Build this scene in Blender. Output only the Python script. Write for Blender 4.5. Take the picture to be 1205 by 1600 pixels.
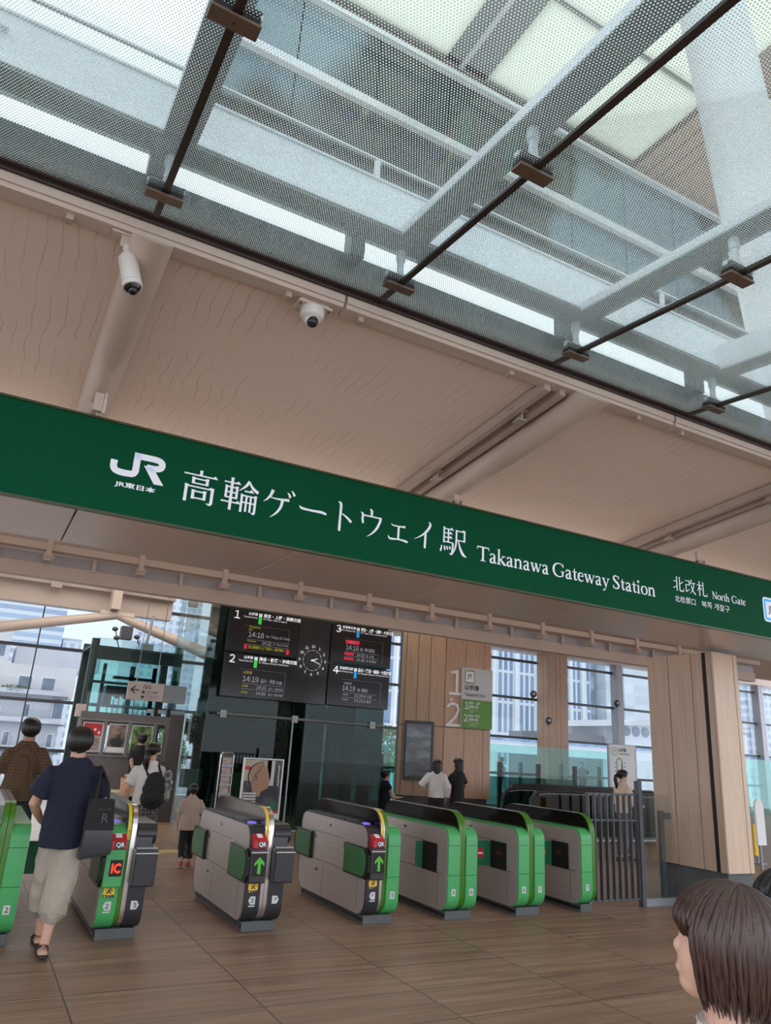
import bpy, bmesh, math, random
from mathutils import Vector, Matrix, noise
random.seed(7)
for o in list(bpy.data.objects): bpy.data.objects.remove(o)
SC = bpy.context.scene
COL = SC.collection
PI = math.pi
# ------------------------------------------------------------------ camera
H = 1.70                       # phone held at 1.70 m
cd = bpy.data.cameras.new('camera'); cam = bpy.data.objects.new('camera', cd); COL.objects.link(cam)
cd.sensor_fit = 'HORIZONTAL'; cd.sensor_width = 36.0
cd.lens = 36.0 * 1141.638 / 1205.0
cd.clip_start = 0.05; cd.clip_end = 2000
pitch, roll, yaw = math.radians(17.964), math.radians(3.566), math.radians(-27.682)
Mc = (Matrix.Rotation(yaw, 3, 'Z') @ Matrix(((1, 0, 0), (0, 0, -1), (0, 1, 0)))
      @ Matrix.Rotation(pitch, 3, 'X') @ Matrix.Rotation(roll, 3, 'Z'))
cam.matrix_world = Matrix.Translation((0, 0, H)) @ Mc.to_4x4()
SC.camera = cam
# ------------------------------------------------------------------ world, exposure, lights
w = bpy.data.worlds.new('overcast'); SC.world = w; w.use_nodes = True
nt = w.node_tree; nt.nodes.clear()
wo = nt.nodes.new('ShaderNodeOutputWorld'); wb = nt.nodes.new('ShaderNodeBackground')
tc = nt.nodes.new('ShaderNodeTexCoord'); sep = nt.nodes.new('ShaderNodeSeparateXYZ'); rp = nt.nodes.new('ShaderNodeValToRGB')
rp.color_ramp.elements[0].position = 0.0; rp.color_ramp.elements[0].color = (0.86, 0.91, 1.0, 1)
rp.color_ramp.elements[1].position = 0.5; rp.color_ramp.elements[1].color = (0.93, 0.96, 1.0, 1)
nz = nt.nodes.new('ShaderNodeTexNoise'); nz.inputs['Scale'].default_value = 2.0
mx = nt.nodes.new('ShaderNodeMixRGB'); mx.blend_type = 'MULTIPLY'; mx.inputs[0].default_value = 0.12
nt.links.new(tc.outputs['Generated'], sep.inputs[0]); nt.links.new(sep.outputs[2], rp.inputs[0])
nt.links.new(tc.outputs['Generated'], nz.inputs['Vector'])
nt.links.new(rp.outputs[0], mx.inputs[1]); nt.links.new(nz.outputs['Fac'], mx.inputs[2])
nt.links.new(mx.outputs[0], wb.inputs[0]); nt.links.new(wb.outputs[0], wo.inputs[0])
wb.inputs[1].default_value = 2.2
SC.view_settings.view_transform = 'Standard'; SC.view_settings.look = 'None'
SC.view_settings.exposure = 0.35; SC.view_settings.gamma = 1.0; SC.view_settings.use_curve_mapping = False
SC.cycles.transparent_max_bounces = 24
def area(name, loc, rot, sx, sy, power, col):
    l = bpy.data.lights.new(name, 'AREA'); l.shape = 'RECTANGLE'; l.size = sx; l.size_y = sy
    l.energy = power; l.color = col
    o = bpy.data.objects.new(name, l); COL.objects.link(o); o.location = loc; o.rotation_euler = rot
    return o
area('concourse_fill', (6, 17.5, 6.7), (0, 0, 0), 14, 6, 500, (1, 0.93, 0.84))  # unseen fill light, added to brighten the inner hall
# unseen warm fill light, added to brighten the membrane ceiling from below
area('ceiling_wash_fill', (4.5, 7.6, 3.45), (PI, 0, 0), 14, 0.5, 60, (1, 0.84, 0.72))
# ------------------------------------------------------------------ materials
MATS = {}
def new_mat(name):
    m = bpy.data.materials.new(name); m.use_nodes = True; MATS[name] = m
    return m, m.node_tree, m.node_tree.nodes['Principled BSDF']
def mat(name, col, rough=0.5, metal=0.0, var=0.06, scale=6.0, emit=None, es=1.0, bump=0.0, stretch=(1, 1, 1)):
    m, n, b = new_mat(name)
    b.inputs['Roughness'].default_value = rough; b.inputs['Metallic'].default_value = metal
    t = n.nodes.new('ShaderNodeTexCoord'); mp = n.nodes.new('ShaderNodeMapping'); mp.inputs['Scale'].default_value = stretch
    nz = n.nodes.new('ShaderNodeTexNoise'); nz.inputs['Scale'].default_value = scale; nz.inputs['Detail'].default_value = 4
    r = n.nodes.new('ShaderNodeValToRGB')
    r.color_ramp.elements[0].position = 0.3; r.color_ramp.elements[1].position = 0.7
    r.color_ramp.elements[0].color = (*[c * (1 - var) for c in col], 1)
    r.color_ramp.elements[1].color = (*[min(1, c * (1 + var)) for c in col], 1)
    L = n.links.new
    L(t.outputs['Object'], mp.inputs[0]); L(mp.outputs[0], nz.inputs['Vector']); L(nz.outputs['Fac'], r.inputs[0]); L(r.outputs[0], b.inputs['Base Color'])
    if bump:
        bp = n.nodes.new('ShaderNodeBump'); bp.inputs['Strength'].default_value = bump; bp.inputs['Distance'].default_value = 0.01
        L(nz.outputs['Fac'], bp.inputs['Height']); L(bp.outputs[0], b.inputs['Normal'])
    if emit:
        b.inputs['Emission Color'].default_value = (*emit, 1); b.inputs['Emission Strength'].default_value = es
    return m
def glass(name, tint=(0.9, 0.97, 0.95), refl=0.08, rough=0.0):
    m = bpy.data.materials.new(name); m.use_nodes = True; MATS[name] = m
    n = m.node_tree; n.nodes.clear(); o = n.nodes.new('ShaderNodeOutputMaterial')
    t = n.nodes.new('ShaderNodeBsdfTransparent'); t.inputs[0].default_value = (*tint, 1)
    g = n.nodes.new('ShaderNodeBsdfGlossy'); g.inputs['Roughness'].default_value = rough
    fr = n.nodes.new('ShaderNodeLayerWeight'); fr.inputs[0].default_value = 0.25
    mr = n.nodes.new('ShaderNodeMapRange'); mr.inputs[3].default_value = refl * 0.5; mr.inputs[4].default_value = min(1, refl * 6)
    x = n.nodes.new('ShaderNodeMixShader'); L = n.links.new
    L(fr.outputs['Fresnel'], mr.inputs[0]); L(mr.outputs[0], x.inputs[0]); L(t.outputs[0], x.inputs[1]); L(g.outputs[0], x.inputs[2]); L(x.outputs[0], o.inputs[0])
    return m
def planks(name, a, b2, rough, sx, sy, axis_scale, grain=(2, 40, 2), seam=(0.25, 0.2, 0.16), mortar=0.004, offs=0.0, off2=(0, 0, 0)):
    """tiles of sx by sy metres carrying a stretched wood grain (object coordinates)"""
    m, n, b = new_mat(name); L = n.links.new
    t = n.nodes.new('ShaderNodeTexCoord'); mp = n.nodes.new('ShaderNodeMapping'); mp.inputs['Location'].default_value = off2
    mp.inputs['Rotation'].default_value = axis_scale
    br = n.nodes.new('ShaderNodeTexBrick'); br.offset = offs; br.squash = 1.0
    br.inputs['Scale'].default_value = 1.0; br.inputs['Mortar Size'].default_value = mortar; br.inputs['Mortar Smooth'].default_value = 0.1
    br.inputs['Brick Width'].default_value = sx; br.inputs['Row Height'].default_value = sy; br.inputs['Bias'].default_value = 0.0
    br.inputs['Color1'].default_value = (0, 0, 0, 1); br.inputs['Color2'].default_value = (1, 1, 1, 1); br.inputs['Mortar'].default_value = (0.5, 0.5, 0.5, 1)
    L(t.outputs['Object'], mp.inputs[0]); L(mp.outputs[0], br.inputs['Vector'])
    g = n.nodes.new('ShaderNodeMapping'); g.inputs['Scale'].default_value = grain
    nz = n.nodes.new('ShaderNodeTexNoise'); nz.inputs['Scale'].default_value = 1.0; nz.inputs['Detail'].default_value = 7; nz.inputs['Roughness'].default_value = 0.62; nz.inputs['Distortion'].default_value = 0.6
    addv = n.nodes.new('ShaderNodeVectorMath'); addv.operation = 'ADD'
    mul = n.nodes.new('ShaderNodeVectorMath'); mul.operation = 'SCALE'; mul.inputs['Scale'].default_value = 7.0
    L(br.outputs['Color'], mul.inputs[0]); L(mp.outputs[0], addv.inputs[0]); L(mul.outputs[0], addv.inputs[1]); L(addv.outputs[0], g.inputs[0]); L(g.outputs[0], nz.inputs['Vector'])
    r = n.nodes.new('ShaderNodeValToRGB'); r.color_ramp.elements[0].position = 0.32; r.color_ramp.elements[1].position = 0.68
    r.color_ramp.elements[0].color = (*a, 1); r.color_ramp.elements[1].color = (*b2, 1); L(nz.outputs['Fac'], r.inputs[0])
    m1 = n.nodes.new('ShaderNodeMixRGB'); m1.blend_type = 'MULTIPLY'; m1.inputs[0].default_value = 0.14; L(r.outputs[0], m1.inputs[1]); L(br.outputs['Color'], m1.inputs[2])
    m2 = n.nodes.new('ShaderNodeMixRGB'); m2.inputs[2].default_value = (*seam, 1); L(br.outputs['Fac'], m2.inputs[0]); L(m1.outputs[0], m2.inputs[1]); L(m2.outputs[0], b.inputs['Base Color'])
    rr = n.nodes.new('ShaderNodeMapRange'); rr.inputs[3].default_value = rough * 0.85; rr.inputs[4].default_value = rough * 1.15; L(nz.outputs['Fac'], rr.inputs[0]); L(rr.outputs[0], b.inputs['Roughness'])
    return m
planks('floor_tile', (0.185, 0.108, 0.068), (0.36, 0.230, 0.155), 0.46, 1.212, 0.60, (0, 0, 0), (0.9, 16, 1), (0.07, 0.05, 0.04), 0.006, 0.0, (0.30, 0.03, 0))
planks('deck_tile', (0.62, 0.61, 0.62), (0.74, 0.73, 0.74), 0.6, 2.4, 0.60, (0, 0, 0), (0.5, 3, 1), (0.45, 0.44, 0.44), 0.008)
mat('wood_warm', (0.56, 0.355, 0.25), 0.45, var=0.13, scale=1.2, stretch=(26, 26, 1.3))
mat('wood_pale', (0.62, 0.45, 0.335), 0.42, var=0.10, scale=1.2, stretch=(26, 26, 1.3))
mat('wood_shade', (0.47, 0.345, 0.265), 0.42, var=0.10, scale=1.2, stretch=(26, 26, 1.3))  # darker copy of wood_pale; the column side's shade is in the colour
mat('joint_black', (0.012, 0.010, 0.010), 0.7)
mat('slate', (0.085, 0.09, 0.095), 0.5, var=0.15)
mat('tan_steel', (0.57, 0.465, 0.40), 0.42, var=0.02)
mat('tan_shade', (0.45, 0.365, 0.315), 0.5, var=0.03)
mat('soffit_panel', (0.66, 0.53, 0.46), 0.28, metal=0.0, var=0.015)
mat('grey_panel', (0.42, 0.39, 0.41), 0.25, var=0.02)
mat('sign_green', (0.0, 0.075, 0.030), 0.7, var=0.02, scale=2).node_tree.nodes['Principled BSDF'].inputs['Specular IOR Level'].default_value = 0.12
mat('sign_edge', (0.05, 0.06, 0.02), 0.4)
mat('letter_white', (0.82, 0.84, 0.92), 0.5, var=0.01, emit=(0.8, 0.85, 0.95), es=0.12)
mat('steel_brushed', (0.56, 0.505, 0.475), 0.32, metal=0.6, var=0.05, scale=1.0, stretch=(60, 0.6, 60))
mat('steel_bright', (0.72, 0.66, 0.64), 0.22, metal=0.85, var=0.05, scale=1.0, stretch=(2, 2, 60))
mat('steel_grey', (0.30, 0.32, 0.34), 0.4, metal=0.5)
mat('dark_bronze', (0.045, 0.032, 0.028), 0.35, metal=0.3)
mat('clamp_bronze', (0.17, 0.115, 0.085), 0.4, metal=0.4)
mat('gate_green', (0.065, 0.36, 0.115), 0.36, var=0.02)
mat('gate_lime', (0.055, 0.19, 0.012), 0.33, var=0.02)
mat('gate_black', (0.028, 0.028, 0.034), 0.34, var=0.05)
mat('gate_dark', (0.010, 0.010, 0.011), 0.2)
mat('smoke_panel', (0.008, 0.006, 0.005), 0.12, var=0.0).node_tree.nodes['Principled BSDF'].inputs['Specular IOR Level'].default_value = 0.12
mat('flap_green', (0.012, 0.16, 0.07), 0.4)
mat('flap_dark', (0.010, 0.085, 0.035), 0.45)
mat('no_entry_red', (0.55, 0.02, 0.025), 0.4)
mat('qr_red', (0.55, 0.018, 0.035), 0.32)
mat('sticker_yellow', (0.85, 0.55, 0.03), 0.5)
mat('print_white', (0.85, 0.85, 0.86), 0.5, var=0.01)
mat('print_grey', (0.62, 0.62, 0.62), 0.5, var=0.01)
mat('print_black', (0.02, 0.02, 0.02), 0.5)
mat('screen_black', (0.012, 0.011, 0.016), 0.22, var=0.02)
mat('led_white', (0.45, 0.45, 0.50), 0.5, emit=(0.8, 0.8, 0.9), es=0.10)
mat('led_bright', (0.85, 0.85, 0.88), 0.5, emit=(0.9, 0.9, 0.95), es=0.45)
mat('led_yellow', (0.45, 0.38, 0.03), 0.5, emit=(0.6, 0.5, 0.02), es=0.3)
mat('led_red', (0.6, 0.02, 0.05), 0.5, emit=(0.8, 0.02, 0.06), es=0.35)
mat('led_green', (0.05, 0.55, 0.08), 0.5, emit=(0.02, 0.6, 0.06), es=0.5)
mat('led_blue', (0.02, 0.3, 0.65), 0.5, emit=(0.01, 0.3, 0.7), es=0.5)
mat('ic_red', (0.8, 0.03, 0.01), 0.5, emit=(1, 0.05, 0.01), es=0.8)
mat('arrow_green', (0.07, 0.35, 0.03), 0.5, emit=(0.12, 0.6, 0.03), es=0.1)
mat('reader_violet', (0.2, 0.18, 0.8), 0.4, emit=(0.22, 0.2, 1.0), es=0.4)
mat('camera_white', (0.66, 0.62, 0.58), 0.35)
mat('lens_black', (0.01, 0.01, 0.012), 0.08)
mat('white_steel', (0.82, 0.85, 0.88), 0.4, var=0.02)
mat('beam_grey', (0.33, 0.37, 0.37), 0.5, var=0.04)
mat('beam_blue', (0.88, 0.92, 0.95), 0.5, var=0.04)
mat('upstand_dark', (0.018, 0.030, 0.030), 0.4, var=0.2, scale=2.0)
mat('mullion', (0.075, 0.078, 0.088), 0.45)
mat('mullion_pale', (0.45, 0.46, 0.52), 0.45)
glass('glass_clear', (0.93, 0.97, 0.97), 0.05)
glass('glass_hall', (0.63, 0.665, 0.685), 0.04)
glass('glass_green', (0.66, 0.86, 0.83), 0.05)
glass('glass_pale', (0.80, 0.88, 0.88), 0.06)
glass('glass_box', (0.38, 0.52, 0.49), 0.035)
glass('glass_canopy', (0.78, 0.84, 0.84), 0.06)
# fritted canopy glass: hexagonal grid of white enamel dots
def frit():
    m = bpy.data.materials.new('glass_frit'); m.use_nodes = True; MATS['glass_frit'] = m
    n = m.node_tree; n.nodes.clear(); L = n.links.new
    o = n.nodes.new('ShaderNodeOutputMaterial'); t = n.nodes.new('ShaderNodeTexCoord'); s = n.nodes.new('ShaderNodeSeparateXYZ'); L(t.outputs['Object'], s.inputs[0])
    def mth(op, a, b=None):
        q = n.nodes.new('ShaderNodeMath'); q.operation = op
        for i, v in enumerate((a, b)):
            if v is None: continue
            if isinstance(v, (int, float)): q.inputs[i].default_value = v
            else: L(v, q.inputs[i])
        return q.outputs[0]
    P = 0.0155
    u = mth('DIVIDE', s.outputs[0], P); v = mth('DIVIDE', s.outputs[1], P * 1.732)
    def dist(uo, vo):
        a = mth('SUBTRACT', mth('FRACT', mth('ADD', u, uo)), 0.5); b = mth('MULTIPLY', mth('SUBTRACT', mth('FRACT', mth('ADD', v, vo)), 0.5), 1.732)
        return mth('SQRT', mth('ADD', mth('MULTIPLY', a, a), mth('MULTIPLY', b, b)))
    d = mth('MINIMUM', dist(50, 50), dist(50.5, 50.5)); f = mth('LESS_THAN', d, 0.285)
    tr = n.nodes.new('ShaderNodeBsdfTransparent'); tr.inputs[0].default_value = (0.71, 0.76, 0.77, 1)
    df = n.nodes.new('ShaderNodeBsdfDiffuse'); df.inputs[0].default_value = (0.50, 0.54, 0.56, 1)
    tl = n.nodes.new('ShaderNodeBsdfTranslucent'); tl.inputs[0].default_value = (0.56, 0.60, 0.60, 1)
    md = n.nodes.new('ShaderNodeMixShader'); md.inputs[0].default_value = 0.72; L(df.outputs[0], md.inputs[1]); L(tl.outputs[0], md.inputs[2])
    gl = n.nodes.new('ShaderNodeBsdfGlossy'); gl.inputs['Roughness'].default_value = 0.03
    lw = n.nodes.new('ShaderNodeLayerWeight'); lw.inputs[0].default_value = 0.2; sc2 = mth('MULTIPLY', lw.outputs['Fresnel'], 0.8)
    mg = n.nodes.new('ShaderNodeMixShader'); L(sc2, mg.inputs[0]); L(tr.outputs[0], mg.inputs[1]); L(gl.outputs[0], mg.inputs[2])
    mm = n.nodes.new('ShaderNodeMixShader'); L(f, mm.inputs[0]); L(mg.outputs[0], mm.inputs[1]); L(md.outputs[0], mm.inputs[2]); L(mm.outputs[0], o.inputs[0])
frit()
# ceiling boards with water runs
def membrane():
    m, n, b = new_mat('membrane'); L = n.links.new; b.inputs['Roughness'].default_value = 0.6
    t = n.nodes.new('ShaderNodeTexCoord')
    wv = n.nodes.new('ShaderNodeTexWave'); wv.wave_type = 'BANDS'; wv.bands_direction = 'X'; wv.inputs['Scale'].default_value = 3.1; wv.inputs['Distortion'].default_value = 0.0
    mp = n.nodes.new('ShaderNodeMapping'); mp.inputs['Scale'].default_value = (1, 1, 1); L(t.outputs['Object'], mp.inputs[0])
    nz = n.nodes.new('ShaderNodeTexNoise'); nz.inputs['Scale'].default_value = 2.2; nz.inputs['Detail'].default_value = 6; L(mp.outputs[0], nz.inputs['Vector'])
    ad = n.nodes.new('ShaderNodeVectorMath'); ad.operation = 'MULTIPLY_ADD'; ad.inputs[1].default_value = (0.16, 0.0, 0.0)
    L(nz.outputs['Color'], ad.inputs[0]); L(mp.outputs[0], ad.inputs[2]); L(ad.outputs[0], wv.inputs['Vector'])
    r = n.nodes.new('ShaderNodeValToRGB'); r.color_ramp.elements[0].position = 0.0; r.color_ramp.elements[0].color = (1, 1, 1, 1)
    r.color_ramp.elements[1].position = 0.03; r.color_ramp.elements[1].color = (0, 0, 0, 1); L(wv.outputs['Fac'], r.inputs[0])
    g2 = n.nodes.new('ShaderNodeTexNoise'); g2.inputs['Scale'].default_value = 2.3; L(mp.outputs[0], g2.inputs['Vector'])
    gr = n.nodes.new('ShaderNodeValToRGB'); gr.color_ramp.elements[0].position = 0.42; gr.color_ramp.elements[1].position = 0.58; L(g2.outputs['Fac'], gr.inputs[0])
    ml = n.nodes.new('ShaderNodeMath'); ml.operation = 'MULTIPLY'; L(r.outputs[0], ml.inputs[0]); L(gr.outputs[0], ml.inputs[1])
    m3 = n.nodes.new('ShaderNodeMath'); m3.operation = 'MULTIPLY'; m3.inputs[1].default_value = 0.38; L(ml.outputs[0], m3.inputs[0])
    bs = n.nodes.new('ShaderNodeValToRGB'); bs.color_ramp.elements[0].color = (0.70, 0.57, 0.49, 1); bs.color_ramp.elements[1].color = (0.76, 0.63, 0.55, 1); L(nz.outputs['Fac'], bs.inputs[0])
    x = n.nodes.new('ShaderNodeMixRGB'); x.inputs[2].default_value = (0.22, 0.17, 0.14, 1); L(m3.outputs[0], x.inputs[0]); L(bs.outputs[0], x.inputs[1]); L(x.outputs[0], b.inputs['Base Color'])
membrane()
def grid_mat(name, wall, win, sx, sy, fx=0.6, fy=0.6, line=None, rough=0.4):
    """facade: a grid of windows in a wall, in object coordinates (x, z)"""
    m, n, b = new_mat(name); L = n.links.new; b.inputs['Roughness'].default_value = rough
    t = n.nodes.new('ShaderNodeTexCoord'); mp = n.nodes.new('ShaderNodeMapping'); mp.inputs['Rotation'].default_value = (PI / 2, 0, 0)
    br = n.nodes.new('ShaderNodeTexBrick'); br.offset = 0; br.inputs['Scale'].default_value = 1
    br.inputs['Brick Width'].default_value = sx; br.inputs['Row Height'].default_value = sy; br.inputs['Mortar Size'].default_value = min(sx, sy) * (1 - fx) * 0.5
    br.inputs['Mortar Smooth'].default_value = 0.0
    br.inputs['Color1'].default_value = (*win, 1); br.inputs['Color2'].default_value = (*[min(1, c * 1.35) for c in win], 1); br.inputs['Mortar'].default_value = (*wall, 1)
    L(t.outputs['Object'], mp.inputs[0]); L(mp.outputs[0], br.inputs['Vector']); L(br.outputs['Color'], b.inputs['Base Color'])
    return m
# a small workshop scene in which outlines and fused bodies are computed, removed at the end
WS = bpy.data.scenes.new('workshop')
def evaluate(o):
    WS.collection.objects.link(o)
    with bpy.context.temp_override(scene=WS, view_layer=WS.view_layers[0]):
        dg = bpy.context.evaluated_depsgraph_get(); dg.update()
        me = bpy.data.meshes.new_from_object(o.evaluated_get(dg))
    bpy.data.objects.remove(o); return me
# ------------------------------------------------------------------ mesh helpers
class MB:
    def __init__(s): s.v = []; s.f = []; s.m = []
    def add(s, vs, fs, mi=0):
        b = len(s.v); s.v += [tuple(v) for v in vs]; s.f += [tuple(i + b for i in f) for f in fs]; s.m += [mi] * len(fs); return s
    def box(s, x0, x1, y0, y1, z0, z1, mi=0):
        vs = [(x, y, z) for x in (x0, x1) for y in (y0, y1) for z in (z0, z1)]
        return s.add(vs, [(0, 1, 3, 2), (4, 6, 7, 5), (0, 4, 5, 1), (2, 3, 7, 6), (0, 2, 6, 4), (1, 5, 7, 3)], mi)
    def prism(s, poly, ax, a0, a1, mi=0):
        """polygon in the two axes other than ax, extruded along ax"""
        def p(u, v, a): return {'x': (a, u, v), 'y': (u, a, v), 'z': (u, v, a)}[ax]
        n = len(poly); vs = [p(u, v, a0) for u, v in poly] + [p(u, v, a1) for u, v in poly]
        fs = [tuple(range(n)), tuple(range(2 * n - 1, n - 1, -1))] + [(i, i + n, (i + 1) % n + n, (i + 1) % n) for i in range(n)]
        return s.add(vs, fs, mi)
    def tube(s, pts, r, seg=12, mi=0, caps=True):
        pts = [Vector(p) for p in pts]; rr = r if isinstance(r, (list, tuple)) else [r] * len(pts)
        rings = []; up = None
        for i, p in enumerate(pts):
            d = (pts[min(i + 1, len(pts) - 1)] - pts[max(i - 1, 0)]).normalized()
            if up is None:
                up = Vector((0, 0, 1)) if abs(d.z) < 0.9 else Vector((1, 0, 0))
            a = d.cross(up).normalized(); b = a.cross(d).normalized(); up = b
            rings.append([p + (a * math.cos(2 * PI * k / seg) + b * math.sin(2 * PI * k / seg)) * rr[i] for k in range(seg)])
        vs = [q for r_ in rings for q in r_]; fs = []
        for i in range(len(pts) - 1):
            for k in range(seg):
                fs.append((i * seg + k, i * seg + (k + 1) % seg, (i + 1) * seg + (k + 1) % seg, (i + 1) * seg + k))
        if caps: fs += [tuple(range(seg - 1, -1, -1)), tuple(range((len(pts) - 1) * seg, len(pts) * seg))]
        return s.add(vs, fs, mi)
    def lathe(s, prof, c=(0, 0, 0), seg=20, mi=0, M=None):
        vs = []; fs = []; M = M or Matrix.Identity(4); c = Vector(c)
        for r, z in prof:
            for k in range(seg): vs.append(c + (M @ Vector((r * math.cos(2 * PI * k / seg), r * math.sin(2 * PI * k / seg), z))))
        for i in range(len(prof) - 1):
            for k in range(seg): fs.append((i * seg + k, i * seg + (k + 1) % seg, (i + 1) * seg + (k + 1) % seg, (i + 1) * seg + k))
        fs += [tuple(range(seg - 1, -1, -1)), tuple(range((len(prof) - 1) * seg, len(prof) * seg))]
        return s.add(vs, fs, mi)
    def ell(s, c, r, M=None, seg=16, rings=10, mi=0):
        prof = [(math.sin(PI * i / rings), -math.cos(PI * i / rings)) for i in range(rings + 1)]
        prof[0] = (0.02, -1); prof[-1] = (0.02, 1)
        S = Matrix.Diagonal((r[0], r[1], r[2], 1)); return s.lathe(prof, c, seg, mi, (M.to_4x4() if M else Matrix.Identity(4)) @ S)
    def quad(s, a, b, c, d, mi=0): return s.add([a, b, c, d], [(0, 1, 2, 3)], mi)
    def loft(s, rings, mi=0, caps=True):
        n = len(rings[0]); vs = [q for r in rings for q in r]; fs = []
        for i in range(len(rings) - 1):
            for k in range(n): fs.append((i * n + k, i * n + (k + 1) % n, (i + 1) * n + (k + 1) % n, (i + 1) * n + k))
        if caps: fs += [tuple(range(n - 1, -1, -1)), tuple(range((len(rings) - 1) * n, len(rings) * n))]
        return s.add(vs, fs, mi)
    def build(s, name, m, parent=None, bevel=0, smooth=False, loc=None, rot=None, kind=None, label=None, fix=True):
        me = bpy.data.meshes.new(name); me.from_pydata(s.v, [], s.f)
        for q in (m if isinstance(m, (list, tuple)) else [m]): me.materials.append(MATS[q])
        me.polygons.foreach_set('material_index', s.m)
        if fix:
            bm = bmesh.new(); bm.from_mesh(me); bmesh.ops.recalc_face_normals(bm, faces=bm.faces); bm.to_mesh(me); bm.free()
        if smooth: me.polygons.foreach_set('use_smooth', [True] * len(me.polygons))
        me.update()
        o = bpy.data.objects.new(name, me); COL.objects.link(o)
        if bevel:
            b = o.modifiers.new('bevel', 'BEVEL'); b.width = bevel; b.segments = 2; b.limit_method = 'ANGLE'; b.angle_limit = 0.7; b.harden_normals = False
        if parent: o.parent = parent
        if loc: o.location = loc
        if rot: o.rotation_euler = rot
        if kind: o['kind'] = kind
        if label: o['label'] = label
        return o
def smooth_by_angle(o, ang=35):
    me = o.data; me.polygons.foreach_set('use_smooth', [True] * len(me.polygons))
    bm = bmesh.new(); bm.from_mesh(me); a = math.radians(ang)
    for e in bm.edges:
        if len(e.link_faces) == 2 and e.calc_face_angle(0) > a: e.smooth = False
        elif len(e.link_faces) != 2: e.smooth = False
    bm.to_mesh(me); bm.free(); return o
def thing(name, label, cat, loc=(0, 0, 0), rz=0, group=None):
    o = bpy.data.objects.new(name, None); COL.objects.link(o); o.empty_display_size = 0.1
    o.location = loc; o.rotation_euler = (0, 0, rz); o['label'] = label; o['category'] = cat
    if group: o['group'] = group
    return o
def tag(o, label, cat, group=None):
    o['label'] = label; o['category'] = cat
    if group: o['group'] = group
    return o
def struct(o, label=None):
    o['kind'] = 'structure'
    if label: o['label'] = label
    return o
# ------------------------------------------------------------------ lettering
_TC = {}
def text_polys(s, bold=0.0):
    """outlines of a string from the built-in font as mesh data, unit size"""
    key = (s, bold)
    if key not in _TC and len(s) > 0 and all(q in '0123456789:' for q in s):   # figures with a flagged 1, from the wide set
        vs = []; fs = []; x = 0
        for q in s:
            v2, f2 = text_polys(chr(ord(q) + 0xFEE0) if q != ':' else ': ', bold); x0 = min(a.x for a in v2); w2 = max(a.x for a in v2) - x0; adv = .30 if q == ':' else .56
            b = len(vs); vs += [Vector((a.x - x0 + x + (adv - w2) / 2, a.y + (.06 if q == ':' else 0), 0)) for a in v2]; fs += [tuple(i + b for i in f) for f in f2]; x += adv
        _TC[key] = (vs, fs)
    if key not in _TC:
        c = bpy.data.curves.new('t', 'FONT'); c.body = s; c.size = 1.0; c.fill_mode = 'FRONT'; c.resolution_u = 2; c.offset = bold
        o = bpy.data.objects.new('t', c); me = evaluate(o); vs = [v.co.copy() for v in me.vertices]; fs = [tuple(p.vertices) for p in me.polygons]
        bpy.data.curves.remove(c); bpy.data.meshes.remove(me)
        _TC[key] = (vs, fs)
    return _TC[key]
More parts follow.
